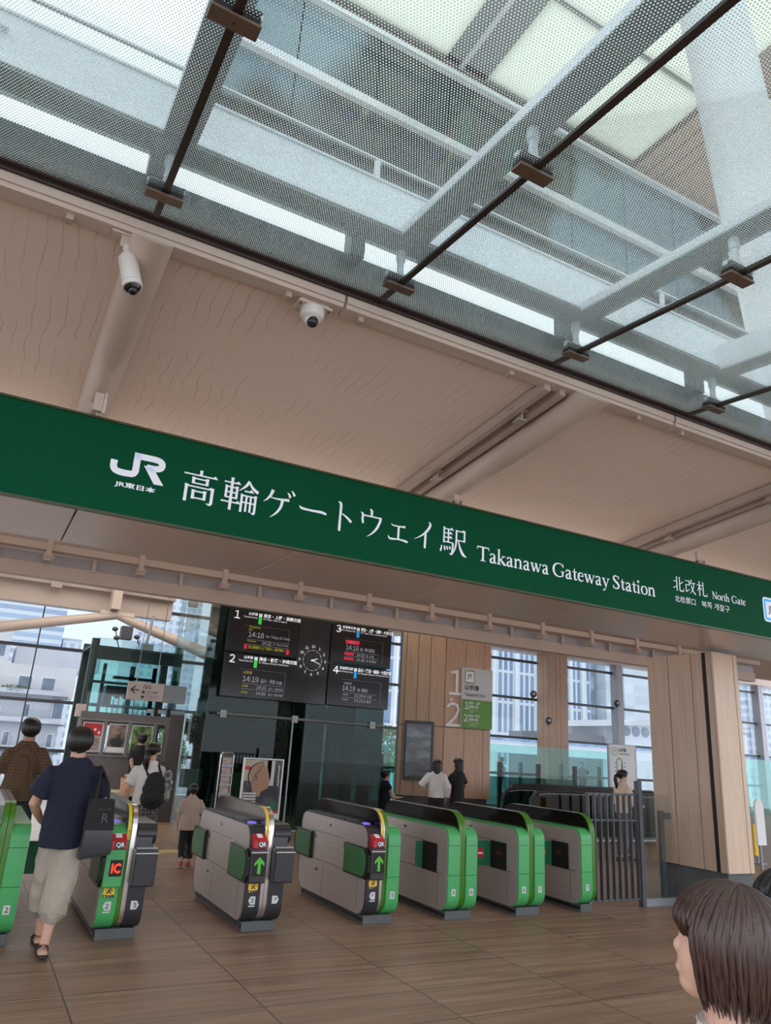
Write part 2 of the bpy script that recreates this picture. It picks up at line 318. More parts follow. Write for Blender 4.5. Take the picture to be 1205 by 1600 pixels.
class TB:
    """lettering laid out on a plane: u to the right, v up, placed by origin O and axes U, V"""
    def __init__(s, O, U=(1, 0, 0), V=(0, 0, 1), lift=0.002):
        s.O = Vector(O); s.U = Vector(U); s.V = Vector(V); s.N = s.U.cross(s.V).normalized(); s.lift = lift; s.mb = MB()
    def p(s, u, v, e=0): return s.O + s.U * u + s.V * v + s.N * (s.lift + e)
    def text(s, t, u, v, h=None, w=None, mi=0, bold=0.0, align='l', maxw=None, e=0.003):
        """h = cap/kanji height target via size, w = exact width"""
        vs, fs = text_polys(t, bold)
        if not vs: return s
        x0 = min(q.x for q in vs); x1 = max(q.x for q in vs); y0 = min(q.y for q in vs); y1 = max(q.y for q in vs)
        k = (h / (y1 - y0)) if h else (w / (x1 - x0)); kx = (w / (x1 - x0)) if w else k
        if maxw and kx * (x1 - x0) > maxw: kx = maxw / (x1 - x0)
        W = kx * (x1 - x0); off = {'l': 0, 'c': -W / 2, 'r': -W}[align]
        s.mb.add([s.p(u + off + (q.x - x0) * kx, v + (q.y - y0) * k, e) for q in vs], fs, mi); return s
    def rect(s, u0, u1, v0, v1, mi=0, e=0):
        s.mb.add([s.p(u0, v0, e), s.p(u1, v0, e), s.p(u1, v1, e), s.p(u0, v1, e)], [(0, 1, 2, 3)], mi); return s
    def poly(s, pts, mi=0, e=0): s.mb.add([s.p(a, b, e) for a, b in pts], [tuple(range(len(pts)))], mi); return s
    def rrect(s, u0, u1, v0, v1, r, mi=0, e=0):
        pts = []
        for cx, cy, a in ((u1 - r, v1 - r, 0), (u0 + r, v1 - r, 90), (u0 + r, v0 + r, 180), (u1 - r, v0 + r, 270)):
            for k in range(5): t = math.radians(a + k * 22.5); pts.append((cx + r * math.cos(t), cy + r * math.sin(t)))
        return s.poly(pts, mi, e)
    def disc(s, u, v, r, mi=0, e=0, seg=20): return s.poly([(u + r * math.cos(2 * PI * k / seg), v + r * math.sin(2 * PI * k / seg)) for k in range(seg)], mi, e)
    def stroke(s, pts, mi=0, smooth=True, sub=5, e=0):
        """ribbon of varying width through (u, v, width) points"""
        P = [Vector(p) for p in pts]
        if smooth and len(P) > 2:
            Q = []
            for i in range(len(P) - 1):
                a = P[max(i - 1, 0)]; b = P[i]; c = P[i + 1]; d = P[min(i + 2, len(P) - 1)]
                for j in range(sub):
                    t = j / sub; Q.append(0.5 * ((2 * b) + (c - a) * t + (2 * a - 5 * b + 4 * c - d) * t * t + (3 * b - a - 3 * c + d) * t ** 3))
            P = Q + [P[-1]]
        L = []; R = []
        for i, q in enumerate(P):
            d = P[min(i + 1, len(P) - 1)] - P[max(i - 1, 0)]; l = math.hypot(d.x, d.y) or 1e-6
            if 0 < i < len(P) - 1:
                d0 = P[i] - P[i - 1]; d1 = P[i + 1] - P[i]; l0 = math.hypot(d0.x, d0.y) or 1e-6; l1 = math.hypot(d1.x, d1.y) or 1e-6
                dx, dy = d0.x / l0 + d1.x / l1, d0.y / l0 + d1.y / l1; ll = math.hypot(dx, dy) or 1e-6
                nx, ny = -dy / ll, dx / ll; k = 1 / max(0.5, (nx * -d0.y + ny * d0.x) / l0)
            else: nx, ny = -d.y / l, d.x / l; k = 1
            h = q.z / 2 * k; L.append((q.x + nx * h, q.y + ny * h)); R.append((q.x - nx * h, q.y - ny * h))
        n = len(P); vs = [s.p(a, b, e) for a, b in L] + [s.p(a, b, e) for a, b in R]
        s.mb.add(vs, [(i, i + n, i + n + 1, i + 1) for i in range(n - 1)], mi); return s
    def build(s, name, mats, parent=None, label=None):
        return s.mb.build(name, mats, parent, label=label, fix=False)
# ================================================================== STRUCTURE
struct(MB().box(-14, 36, -3.5, 24, -0.3, 0).build('floor', 'floor_tile'))
struct(MB().box(-40, 60, -45, -3.5, -0.3, 0).build('ground_bounce', 'deck_tile'), 'pale ground behind the camera, added to bounce light')  # unseen pale ground, added to throw sky light up at the ceiling
struct(MB().box(-40, 70, 24, 34, -0.35, -0.02).build('ground', 'deck_tile'), 'pale paved deck outside the hall windows')
ZS = 3.285                                       # soffit level
# soffit panels with the joints between them (the box behind the green sign)
sb = MB(); xs = [0.396 + 1.772 * k for k in range(-5, 14)]
for a, b in zip(xs, xs[1:]): sb.box(a + 0.006, b - 0.006, 5.75, 6.93, ZS, ZS + 0.03)
struct(sb.build('soffit', 'soffit_panel', bevel=0.004))
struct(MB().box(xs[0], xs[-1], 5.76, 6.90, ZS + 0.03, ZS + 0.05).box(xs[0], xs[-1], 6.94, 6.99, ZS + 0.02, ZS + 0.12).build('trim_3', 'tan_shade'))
# membrane ceiling, falling away from the canopy
def zc(y): return 4.67 - 0.1 * (y - 4.16)
c = MB(); x0, x1 = -12, 26; ya, yb = 4.2, 11.8
c.add([(x0, ya, zc(ya)), (x1, ya, zc(ya)), (x1, yb, zc(yb)), (x0, yb, zc(yb)), (x0, ya, zc(ya) + .12), (x1, ya, zc(ya) + .12), (x1, yb, zc(yb) + .12), (x0, yb, zc(yb) + .12)],
      [(0, 1, 2, 3), (4, 5, 6, 7), (0, 1, 5, 4), (1, 2, 6, 5), (2, 3, 7, 6), (3, 0, 4, 7)])
struct(c.build('ceiling', 'membrane'))
# high inner ceiling behind it
struct(MB().box(-12, 36, 11.8, 24.2, 7.0, 7.2).box(-12, 36, 11.75, 11.85, zc(11.8), 7.0).build('ceiling_inner', 'tan_steel'))
# lip of the ceiling along the canopy, its sections with joints
lp = MB(); jx = [1.73 + 3.3 * k for k in range(-5, 8)]
for a, b in zip(jx, jx[1:]):
    lp.box(a + .012, b - .012, 4.085, 4.145, 4.655, 4.80); lp.box(a + .012, b - .012, 4.10, 4.22, 4.62, 4.655)
struct(lp.build('trim_1', 'tan_steel', bevel=0.004))
lh = MB()
for a in jx:
    for dx in (0.15, 1.5, 2.9): lh.box(a + dx - .02, a + dx + .02, 4.14, 4.2, 4.585, 4.62)
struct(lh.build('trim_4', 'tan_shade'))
struct(MB().box(-12, 26, 4.02, 4.10, 4.735, 4.79).box(-12, 26, 4.06, 4.09, 4.71, 4.74).build('trim_2', 'dark_bronze', bevel=0.006))
# dark upstand beyond the canopy edge
struct(MB().box(-12, 26, 4.25, 4.35, 4.78, 5.185).build('trim_5', 'upstand_dark'))
# ridge tubes under the ceiling, each with its rail on the left
def roof_tube(X, rail, label):
    t = thing('roof_tube', label, 'roof tube', (X, 4.16, zc(4.16)), group='round tubes under the ceiling')
    m = MB().tube([(0, 0.0, -0.12), (0, 5.2, -0.12 - 0.52)], 0.125, 24)
    m.v = [(x, y - (.13 - z) * 1.05 + .13 if y < .1 else y, z + ((.13 - z) * .105 - .0136 if y < .1 else 0)) for x, y, z in m.v]     # mitred end against the lip
    smooth_by_angle(m.build('tube', 'tan_steel', t))
    if rail:
        r = MB()
        for xo in (-0.20, -0.36):
            r.add([(xo + dx, y, z0 - 0.1 * y) for y in (0, 5.2) for dx in (-.03, .03) for z0 in (-.10, -.01)], [(0, 1, 3, 2), (4, 6, 7, 5), (0, 4, 5, 1), (2, 3, 7, 6), (0, 2, 6, 4), (1, 5, 7, 3)])
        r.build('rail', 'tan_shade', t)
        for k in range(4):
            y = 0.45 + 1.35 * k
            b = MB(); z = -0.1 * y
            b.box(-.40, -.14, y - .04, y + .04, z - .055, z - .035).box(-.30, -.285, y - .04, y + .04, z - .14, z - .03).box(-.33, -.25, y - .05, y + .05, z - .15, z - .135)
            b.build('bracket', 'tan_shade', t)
roof_tube(0.40, False, 'tan round ceiling tube running down behind the bullet camera')
roof_tube(3.97, True, 'tan round ceiling tube with a side rail behind the middle of the green sign')
roof_tube(7.35, True, 'tan round ceiling tube with a side rail behind the right end of the green sign')
roof_tube(-3.1, False, 'tan round ceiling tube beyond the far left of the green sign')
# ------------------------------------------------------------------ station sign
Y0 = 5.74; SB, ST = 3.30, 4.032
sg = thing('station_sign', 'long green fascia sign with white station name over the ticket gates', 'sign', (4.5, Y0, SB))
def ch(o, p):                                     # keep world coordinates when parenting to an empty
    o.parent = p; o.matrix_parent_inverse = p.matrix_basis.inverted(); return o
def kid(mb, name, m, p, **k): return ch(mb.build(name, m, None, **k), p)
kid(MB().box(-7.5, 16, Y0, Y0 + .28, SB, ST), 'panel', 'sign_green', sg, bevel=.004)
kid(MB().box(-7.5, 16, Y0 - .012, Y0 + .29, ST, ST + .018).box(-7.5, 16, Y0 - .012, Y0 + .02, SB - .022, SB), 'edge_trim', 'sign_edge', sg)
def tb(z=0): return TB((0, Y0, 0), lift=0.004)
# emblem: a J whose hook runs on into the bar, bowl and leg of an R
L = tb(); W = 0.052
L.stroke([(.590, 3.730, W), (.590, 3.680, W), (.607, 3.650, W), (.650, 3.6385, W), (.70, 3.6385, W), (.742, 3.645, W), (.758, 3.672, W), (.758, 3.70, W), (.758, 3.826, W)])
L.stroke([(.735, 3.800, W), (.80, 3.800, W), (.90, 3.800, W), (.943, 3.788, W), (.955, 3.762, W), (.943, 3.735, W), (.90, 3.722, W), (.838, 3.722, W)])
L.poly([(.815, 3.733), (.885, 3.733), (.988, 3.597), (.912, 3.594)])
ch(L.build('emblem', 'letter_white'), sg)
L = tb(); L.text('JR東日本', .622, 3.512, h=.052, w=.312, bold=.028); ch(L.build('lettering', 'letter_white'), sg)
# --- brush-serif characters, drawn on a 100 grid
def Hs(x0, x1, y, w=4.2, tri=True):
    r = [('p', [(x0, y, w * 1.25), (x0 + 4, y, w), (x1, y, w)], False)]
    if tri: r.append(('t', [(x1 - 11, y + w * .4), (x1 - 4, y + 7.5), (x1 + 4, y - w * .5), (x1 - 10, y - w * .5)]))
    return r
def Vs(x, y0, y1, w=8.5): return [('p', [(x, y0 + 2, w * 1.25), (x, y0 - 4, w), (x, y1, w)], False)]
def Cs(*p): return [('p', list(p), True)]
G = {
 '高': Vs(50, 97, 84, 8) + Hs(4, 94, 83) + Vs(31, 74, 56) + Hs(31, 70, 72, tri=False) + Vs(69, 75, 56) + Hs(31, 69, 58, tri=False)
       + Vs(14, 50, 0) + Hs(14, 86, 47) + Vs(86, 50, 6) + Cs((87, 9, 8), (83, 2, 7), (73, 3, 2)) + Vs(34, 36, 10) + Hs(34, 66, 34, tri=False) + Vs(66, 37, 11) + Hs(34, 66, 14, tri=False),
 '輪': Hs(4, 46, 84) + Vs(11, 72, 36, 7) + Vs(40, 73, 36, 7) + Hs(11, 40, 70, tri=False) + Hs(11, 40, 54, tri=False) + Hs(11, 40, 38, tri=False) + Hs(0, 50, 24) + Vs(25, 98, 0, 8)
       + Cs((72, 99, 9), (63, 82, 7), (46, 64, 2)) + Cs((72, 97, 4), (82, 80, 8), (99, 68, 9)) + Hs(61, 84, 66) + Vs(55, 54, 0, 7) + Hs(55, 93, 52, tri=False) + Vs(93, 55, 6, 7)
       + Cs((93, 7, 7), (91, 1, 6), (84, 3, 2)) + Vs(68, 52, 3, 6) + Vs(80, 52, 3, 6) + Hs(55, 93, 31, tri=False),
 'ゲ': Cs((30, 90, 10), (24, 72, 8), (14, 57, 5), (4, 48, 1)) + Cs((20, 66, 2), (45, 64, 5), (82, 67, 9)) + Cs((61, 64, 9), (58, 42, 8), (46, 20, 6), (28, 3, 1)) + Cs((74, 90, 2), (80, 86, 6), (84, 76, 8)) + Cs((86, 99, 2), (92, 94, 6), (97, 84, 8)),
 'ー': Cs((3, 58, 2), (10, 51, 8), (40, 49, 7), (80, 50, 9), (97, 46, 7)),
 'ト': Cs((28, 99, 3), (38, 92, 9), (38, 50, 8), (38, 8, 9), (37, 1, 5)) + Cs((42, 62, 3), (62, 52, 7), (80, 38, 10)),
 'ウ': Cs((42, 99, 2), (50, 92, 9), (50, 76, 8)) + Cs((8, 82, 2), (16, 76, 8), (16, 60, 8), (18, 48, 8), (20, 44, 4)) + Hs(16, 84, 73, 5, False) + Cs((86, 76, 9), (84, 60, 9), (72, 34, 8), (54, 14, 5), (36, 1, 1)),
 'ェ': Cs((10, 66, 1), (18, 60, 5), (60, 60, 6), (84, 62, 10)) + Vs(49, 58, 14, 9) + Cs((-4, 22, 2), (6, 12, 8), (50, 14, 6), (90, 12, 9), (99, 8, 7)),
 'イ': Cs((70, 99, 3), (78, 88, 10), (60, 62, 9), (32, 42, 5), (3, 28, 1)) + Cs((52, 62, 4), (56, 56, 9), (55, 10, 9), (55, 2, 6)),
 '駅': Vs(12, 94, 40, 6) + Hs(12, 46, 90) + Hs(12, 42, 75, 3.6) + Hs(12, 42, 60, 3.6) + Vs(29, 90, 44, 6) + Hs(12, 46, 44, 4, False) + Cs((47, 44, 7), (46, 20, 7), (42, 4, 6), (34, 6, 2))
       + Cs((4, 30, 3), (3, 20, 6), (0, 8, 6)) + Cs((14, 30, 3), (16, 22, 6), (17, 14, 5)) + Cs((23, 30, 3), (26, 23, 6), (27, 17, 5)) + Cs((33, 31, 3), (36, 26, 6), (37, 20, 5))
       + Hs(60, 92, 90) + Vs(92, 93, 54, 7) + Hs(60, 92, 57, 4, False) + Cs((60, 93, 7), (60, 50, 7), (55, 24, 6), (44, 2, 2)) + Cs((68, 56, 3), (76, 30, 8), (88, 10, 10), (101, 4, 3)),
 '北': Vs(36, 96, 2, 9) + Hs(6, 36, 66, 5, False) + Cs((3, 20, 8), (18, 25, 5), (36, 34, 3)) + Vs(62, 96, 12, 9) + Cs((61, 16, 8), (64, 7, 8), (78, 6, 8), (94, 7, 8), (97, 14, 4), (98, 28, 2)) + Cs((62, 50, 3), (76, 58, 6), (92, 72, 8)),
 '改': Hs(6, 42, 85, 5) + Vs(42, 86, 56, 8) + Hs(10, 42, 58, 5, False) + Vs(10, 58, 14, 8) + Cs((9, 10, 9), (24, 18, 6), (46, 30, 2)) + Cs((64, 99, 9), (57, 80, 7), (44, 60, 2)) + Hs(57, 97, 76, 5) + Cs((84, 76, 8), (78, 44, 8), (62, 18, 5), (42, 2, 1)) + Cs((57, 66, 3), (68, 36, 8), (84, 12, 9), (99, 2, 9)),
 '札': Hs(4, 50, 73, 5) + Vs(28, 98, 0, 9) + Cs((27, 72, 5), (18, 48, 6), (3, 30, 1)) + Cs((30, 60, 3), (40, 52, 7), (48, 44, 8)) + Vs(63, 96, 14, 9) + Cs((62, 18, 9), (65, 7, 8), (80, 6, 8), (95, 7, 8), (98, 14, 4), (99, 28, 2)),
}
def brush(L, c, x0, x1, y0, y1):
    kx = (x1 - x0) / 100; ky = (y1 - y0) / 100; k = (kx + ky) / 2
    for i, st in enumerate(G[c]):
        if st[0] == 'p': L.stroke([(x0 + a * kx, y0 + b * ky, w * k) for a, b, w in st[1]], smooth=st[2], e=.00004 * i)
        else: L.poly([(x0 + a * kx, y0 + b * ky) for a, b in st[1]], e=.00004 * i)
L = tb()
for c_, a, b in [('高', 1.125, 1.425), ('輪', 1.462, 1.778), ('ゲ', 1.815, 2.112), ('ー', 2.15, 2.425), ('ト', 2.45, 2.72), ('ウ', 2.735, 3.00), ('ェ', 3.06, 3.262), ('イ', 3.325, 3.555), ('駅', 3.628, 3.925)]:
    lo = 3.515 if c_ in '高輪駅ゲ' else 3.525
    brush(L, c_, a, b, lo, 3.80)
ch(L.build('lettering', 'letter_white'), sg)
L = tb()
for c_, a, b in [('北', 6.825, 7.005), ('改', 7.025, 7.205), ('札', 7.225, 7.405)]: brush(L, c_, a, b, 3.645, 3.82)
L.text('北检票口', 6.84, 3.515, h=.078, w=.345); L.text('북쪽 개찰구', 7.29, 3.512, h=.08, w=.495)
ch(L.build('lettering', 'letter_white'), sg)
# --- book-serif latin letters
def b_(x0, x1, y=.022, w=.045): return [[(x0, y, w), (x1, y, w)]]
LG = {
 'T': (.94, [[(.47, .96, .14), (.47, .02, .14)], [(.05, .955, .07), (.89, .955, .07)], [(.055, .985, .03), (.04, .88, .05), (.02, .76, .02)], [(.885, .985, .03), (.90, .88, .05), (.92, .76, .02)]] + b_(.26, .68)),
 'a': (.60, [[(.09, .50, .12), (.14, .60, .07), (.26, .63, .07), (.38, .56, .11), (.395, .42, .13), (.395, .14, .13), (.44, .045, .11), (.56, .06, .03)], [(.38, .40, .03), (.2, .32, .08), (.10, .18, .13), (.15, .05, .12), (.27, .03, .08), (.39, .14, .03)]]),
 'k': (.70, [[(.14, 1.06, .12), (.14, .02, .13)], [(.01, 1.02, .02), (.14, 1.04, .06)], [(.19, .32, .05), (.52, .60, .05)], [(.26, .38, .10), (.42, .2, .15), (.62, .02, .13)]] + b_(.0, .28) + b_(.37, .64, .61) + b_(.46, .74)),
 'n': (.72, [[(.14, .64, .11), (.14, .02, .13)], [(.01, .58, .02), (.14, .63, .06)], [(.18, .48, .03), (.30, .60, .09), (.44, .60, .11), (.53, .46, .13), (.53, .02, .13)]] + b_(.0, .28) + b_(.40, .68)),
 'w': (.94, [[(.10, .62, .13), (.30, .02, .13)], [(.30, .02, .05), (.47, .60, .05)], [(.44, .62, .13), (.64, .02, .13)], [(.64, .02, .05), (.83, .62, .05)]] + b_(.0, .24, .61) + b_(.35, .56, .61) + b_(.73, .94, .61)),
 'y': (.64, [[(.10, .62, .13), (.34, .04, .13)], [(.56, .62, .05), (.34, .02, .05), (.22, -.24, .07), (.08, -.27, .12)]] + b_(.0, .25, .61) + b_(.44, .66, .61)),
 'e': (.56, [[(.10, .385, .045), (.50, .385, .045)], [(.48, .385, .07), (.43, .57, .07), (.29, .63, .06), (.13, .53, .11), (.08, .32, .13), (.15, .11, .12), (.31, .025, .08), (.52, .13, .03)]]),
 't': (.42, [[(.17, .86, .03), (.19, .55, .12), (.19, .18, .13), (.25, .04, .10), (.41, .10, .03)], [(.02, .60, .05), (.39, .60, .05)]]),
 'G': (1.02, [[(.85, .76, .04), (.72, .93, .06), (.50, .98, .06), (.24, .88, .11), (.10, .65, .15), (.10, .38, .15), (.24, .12, .12), (.52, .02, .06), (.72, .06, .06), (.83, .14, .07)], [(.86, .99, .04), (.87, .70, .04)], [(.82, .40, .13), (.82, .08, .12)]] + b_(.66, .97, .41)),
 'S': (.70, [[(.55, .76, .04), (.46, .92, .06), (.32, .97, .07), (.15, .90, .10), (.13, .73, .14), (.26, .57, .15), (.45, .42, .15), (.55, .24, .14), (.48, .07, .10), (.31, .02, .07), (.15, .07, .06), (.08, .24, .04)], [(.56, .98, .04), (.56, .72, .03)], [(.07, .0, .04), (.07, .28, .03)]]),
 'i': (.36, [[(.16, .64, .12), (.16, .02, .13)], [(.03, .58, .02), (.16, .63, .06)], [(.08, .90, .15), (.24, .90, .15)]] + b_(.02, .31)),
 'o': (.66, [[(.32, .63, .05), (.15, .55, .10), (.085, .32, .13), (.15, .09, .10), (.32, .02, .05), (.50, .09, .10), (.565, .32, .13), (.49, .55, .10), (.32, .63, .05)]]),
 'N': (1.00, [[(.18, .97, .06), (.18, .02, .06)], [(.14, .97, .15), (.82, .02, .15)], [(.84, .97, .06), (.84, .0, .06)]] + b_(.0, .24, .97) + b_(.68, 1.0, .97) + b_(.04, .33)),
 'r': (.48, [[(.14, .64, .11), (.14, .02, .13)], [(.01, .58, .02), (.14, .63, .06)], [(.18, .46, .03), (.28, .58, .08), (.42, .59, .12)]] + b_(.0, .30)),
 'h': (.72, [[(.14, 1.06, .12), (.14, .02, .13)], [(.01, 1.02, .02), (.14, 1.04, .06)], [(.18, .48, .03), (.30, .60, .09), (.44, .60, .11), (.53, .46, .13), (.53, .02, .13)]] + b_(.0, .28) + b_(.40, .68)),
}
def serif(L, s, x0, x1, y, cap):
    W = sum(LG[q][0] for q in s) - .05; kx = (x1 - x0) / W; x = x0
    for q in s:
        for i, st in enumerate(LG[q][1]): L.stroke([(x + a * kx, y + b * cap, w_ * (kx + cap) / 2 * 1.12) for a, b, w_ in st], smooth=len(st) > 2, sub=4, e=.00004 * i)
        x += LG[q][0] * kx
L = tb()
serif(L, 'Takanawa', 4.052, 4.964, 3.522, .148); serif(L, 'Gateway', 5.018, 5.812, 3.522, .148); serif(L, 'Station', 5.866, 6.524, 3.522, .148)
serif(L, 'North', 7.489, 7.800, 3.645, .09); serif(L, 'Gate', 7.842, 8.099, 3.645, .09)
ch(L.build('lettering', 'letter_white'), sg)
L = tb(); L.rrect(8.435, 8.745, 3.50, 3.812, .045, 0); L.rrect(8.457, 8.723, 3.522, 3.79, .03, 1, .001); L.rrect(8.487, 8.693, 3.552, 3.76, .01, 0, .002); L.text('JK', 8.59, 3.60, h=.11, bold=.02, align='c', mi=2)
L.mb.v = [(a, b - .003 if False else b, c3) for a, b, c3 in L.mb.v]
ch(L.build('line_badge', ['letter_white', 'led_blue', 'print_black'], label='white line badge with blue ring and black letters'), sg)
for k, X in enumerate((0.40, 3.97, 7.62, -3.1)):
    m = MB().box(X - .05, X + .012, 5.96, 6.0, 3.9, zc(5.98) - .2).box(X - .05, X - .04, 5.90, 6.04, 3.9, 4.17).box(X + .002, X + .012, 5.90, 6.04, 3.9, 4.17).box(X - .03, X + .06, 5.88, 5.95, 4.04, 4.09)
    kid(m, 'hanger', 'tan_steel', sg)
# ------------------------------------------------------------------ light track beam behind the soffit
lt = thing('light_track', 'long tan lighting track on brackets under the ceiling behind the sign', 'light track', (4.5, 9.5, 3.41))
kid(MB().box(-7, 13.5, 9.5, 9.62, 3.405, 3.575), 'beam', 'tan_steel', lt, bevel=.004)
kid(MB().box(-7, 13.5, 9.53, 9.56, 3.575, 3.70), 'diffuser', 'grey_panel', lt)
kid(MB().box(-7, 13.5, 9.36, 9.42, 3.715, 3.80).box(-7, 13.5, 9.42, 9.5, 3.715, 3.73), 'rail', 'tan_steel', lt, bevel=.003)
for k in range(-6, 12):
    X = 0.43 + 1.075 * k; m = MB().box(X - .03, X + .03, 9.33, 9.37, 3.60, 3.90).box(X - .045, X + .045, 9.31, 9.45, 3.58, 3.66).box(X - .02, X + .05, 9.30, 9.33, 3.60, 3.64)
    m.tube([(X - .06, 9.30, 3.625), (X + .07, 9.30, 3.625)], .012, 8); kid(m, 'bracket', 'tan_steel', lt)
    X += .54; kid(MB().box(X - .022, X + .022, 9.47, 9.50, 3.55, 3.75), 'bracket', 'tan_steel', lt)
# ------------------------------------------------------------------ timber-clad columns
def clad(name, x0, x1, y0, y1, z0, z1, seams_front, seams_side, matl, side, label, slate=True, gapY=None):
    """timber-faced box column; boards meet in dark joints; slate plinth"""
    t = thing(name, label, 'column', ((x0 + x1) / 2, (y0 + y1) / 2, 0))
    e = .006; fx = [x0] + seams_front + [x1]; m = MB()
    for a, b in zip(fx, fx[1:]): m.box(a + e, b - e, y0, y0 + .03, z0, z1)
    kid(m, 'front_boards', matl, t, bevel=.003)
    sy = [y0] + seams_side + [y1]; m = MB()
    for a, b in zip(sy, sy[1:]):
        if gapY and abs(a - gapY[0]) < 1e-6: continue
        m.box(x0, x0 + .03, a + e + (.03 if a == y0 else 0), b - e, z0, z1)
    kid(m, 'side_boards', side, t, bevel=.003)
    kid(MB().box(x0 + .02, x1, y0 + .025, y1, z0, z1), 'core', 'joint_black', t)
    if slate: kid(MB().box(x0 + .04, x1 - .02, y0 + .04, y1 - .02, 0, z0), 'plinth', 'slate', t)
    return t
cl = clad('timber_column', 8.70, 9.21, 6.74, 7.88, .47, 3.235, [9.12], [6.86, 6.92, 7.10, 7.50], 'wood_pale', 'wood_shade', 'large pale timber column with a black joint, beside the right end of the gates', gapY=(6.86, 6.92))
# ================================================================== GLASS CANOPY AND ROOF OVERHEAD
AL = math.atan(0.1)
def gz(y): return 4.75 + 0.1 * (y - 4.05)
seams = [0.39 + 1.585 * k for k in range(-4, 8)]
pane_words = {0: 'left of the first dark seam', 1: 'between the first and second dark seams', 2: 'between the second and third dark seams', 3: 'between the third and fourth dark seams'}
for i, (a, b) in enumerate(zip(seams, seams[1:])):
    m = MB(); L0 = 6.6
    m.add([(0.012, -L0, 0), (b - a - .012, -L0, 0), (b - a - .012, 0, 0), (0.012, 0, 0), (0.012, -L0, .014), (b - a - .012, -L0, .014), (b - a - .012, 0, .014), (0.012, 0, .014)], [(0, 1, 2, 3)], 0)
    m.f += [(4, 5, 6, 7), (0, 1, 5, 4), (1, 2, 6, 5), (2, 3, 7, 6), (3, 0, 4, 7)]; m.m += [1] * 5
    o = m.build('canopy_glass', ['glass_frit', 'glass_canopy'], loc=(a, 4.03, gz(4.03)), rot=(AL, 0, 0))
    k = i - 3
    tag(o, 'dotted white canopy glass pane ' + pane_words.get(k, 'beyond the last dark seam' if k > 3 else 'at the far left of the canopy'), 'glass pane', 'dotted glass panes of the canopy')
for i, X in enumerate(seams):
    m = MB().box(-.02, .02, -6.6, 0.0, -.022, -.001).box(-.011, .011, -6.6, 0.0, -.001, .012)
    o = m.build('canopy_seam_bar', 'dark_bronze', loc=(X, 4.02, gz(4.02)), rot=(AL, 0, 0))
    k = i - 4; nm = {0: 'first, steepest', 1: 'second, longest in view', 2: 'third', 3: 'fourth, short'}.get(k)
    tag(o, ('%s dark seam bar between dotted canopy panes' % nm) if nm else 'dark seam bar between dotted canopy panes beyond the edge of the picture', 'seam bar', 'dark bars between canopy panes')
# steel fins above the panes
for i, X in enumerate(seams):
    k = i - 4
    t = thing('canopy_rib', {0: 'pale steel rib over the first canopy seam', 1: 'pale steel rib over the second canopy seam, crossing the middle of the glass', 2: 'pale steel rib over the third canopy seam', 3: 'deep pale steel rib over the fourth canopy seam'}.get(k, 'pale steel canopy rib outside the view'), 'steel rib', (X, 3.62, 5.0), group='steel ribs over the canopy glass')
    def ps(x0, x1, h0, h1): # sloped box
        return [(X + xx, yy, gz(yy) + hh) for xx in (x0, x1) for yy in (-2.6, 3.62) for hh in (h0, h1)], [(0, 1, 3, 2), (4, 6, 7, 5), (0, 4, 5, 1), (2, 3, 7, 6), (0, 2, 6, 4), (1, 5, 7, 3)]
    kid(MB().add(*ps(-.085, .105, .26, .275)), 'lower_flange', 'beam_grey', t)
    kid(MB().add(*ps(-.085, -.07, .275, .34 if k != 3 else .5)), 'web', 'white_steel', t)
    if k == 3: kid(MB().add(*ps(.09, .105, .275, .5)), 'side_plate', 'beam_blue', t)
    for Y in (0.97, 2.37, 3.77):
        lab = None
        if k in (0, 1, 2, 3) and Y > 1: lab = 'bronze plate clamp under the %s canopy seam, %s' % (['first', 'second', 'third', 'fourth'][k], 'near the ceiling lip' if Y > 3 else 'higher up the glass')
        c = thing('glass_clamp', lab or 'bronze plate clamp on a canopy seam out of view', 'glass clamp', (X, Y, gz(Y)), group='bronze clamps of the canopy')
        lo = MB().box(-.108, .108, -.042, .042, -.044, -.030).build('plate', 'clamp_bronze', c, bevel=.002, rot=(AL, 0, 0))
        MB().box(-.10, -.023, -.036, .036, -.030, -.001).box(.023, .10, -.036, .036, -.030, -.001).box(-.10, .10, -.036, .036, .015, .04).build('gasket', 'joint_black', c, rot=(AL, 0, 0))
        MB().lathe([(.006, 0), (.006, .004)], (0, 0, -.047), 10).build('screw', 'dark_bronze', c, rot=(AL, 0, 0))
        s = MB().lathe([(.035, .04), (.035, .06), (.024, .07), (.024, .17), (.034, .18), (.034, .25)], seg=16)
        smooth_by_angle(s.build('post', 'white_steel', c))
        MB().box(-.11, .11, -.015, .015, .05, .062).box(-.11, -.098, -.015, .015, .02, .062).box(.098, .11, -.015, .015, .02, .062).build('yoke', 'white_steel', c)
# long channel beam carrying the ribs
t = thing('edge_beam', 'long grey and white steel channel beam running above the canopy glass', 'steel beam', (4, 3.56, 5.0))
kid(MB().box(-7, 13, 3.626, 3.83, 4.985, 5.0), 'lower_flange', 'beam_grey', t)
kid(MB().box(-7, 13, 3.626, 3.64, 5.0, 5.345).box(-7, 13, 3.61, 3.64, 5.335, 5.35).box(-7, 13, 3.61, 3.64, 5.0, 5.012), 'web', 'beam_blue', t)
kid(MB().box(-7, 13, 3.62, 3.645, 5.50, 5.515), 'top_rail', 'white_steel', t)
for X in (-3.6, -1.0, 1.68, 4.41, 7.1): kid(MB().box(X - .02, X + .02, 3.624, 3.644, 5.35, 5.50), 'post', 'white_steel', t)
kid(MB().tube([(-.72, 3.60, 5.21), (-.54, 3.60, 5.21)], .012, 8).box(-.705, -.69, 3.60, 3.63, 5.205, 5.215).box(-.57, -.555, 3.60, 3.63, 5.205, 5.215), 'handle', 'white_steel', t)
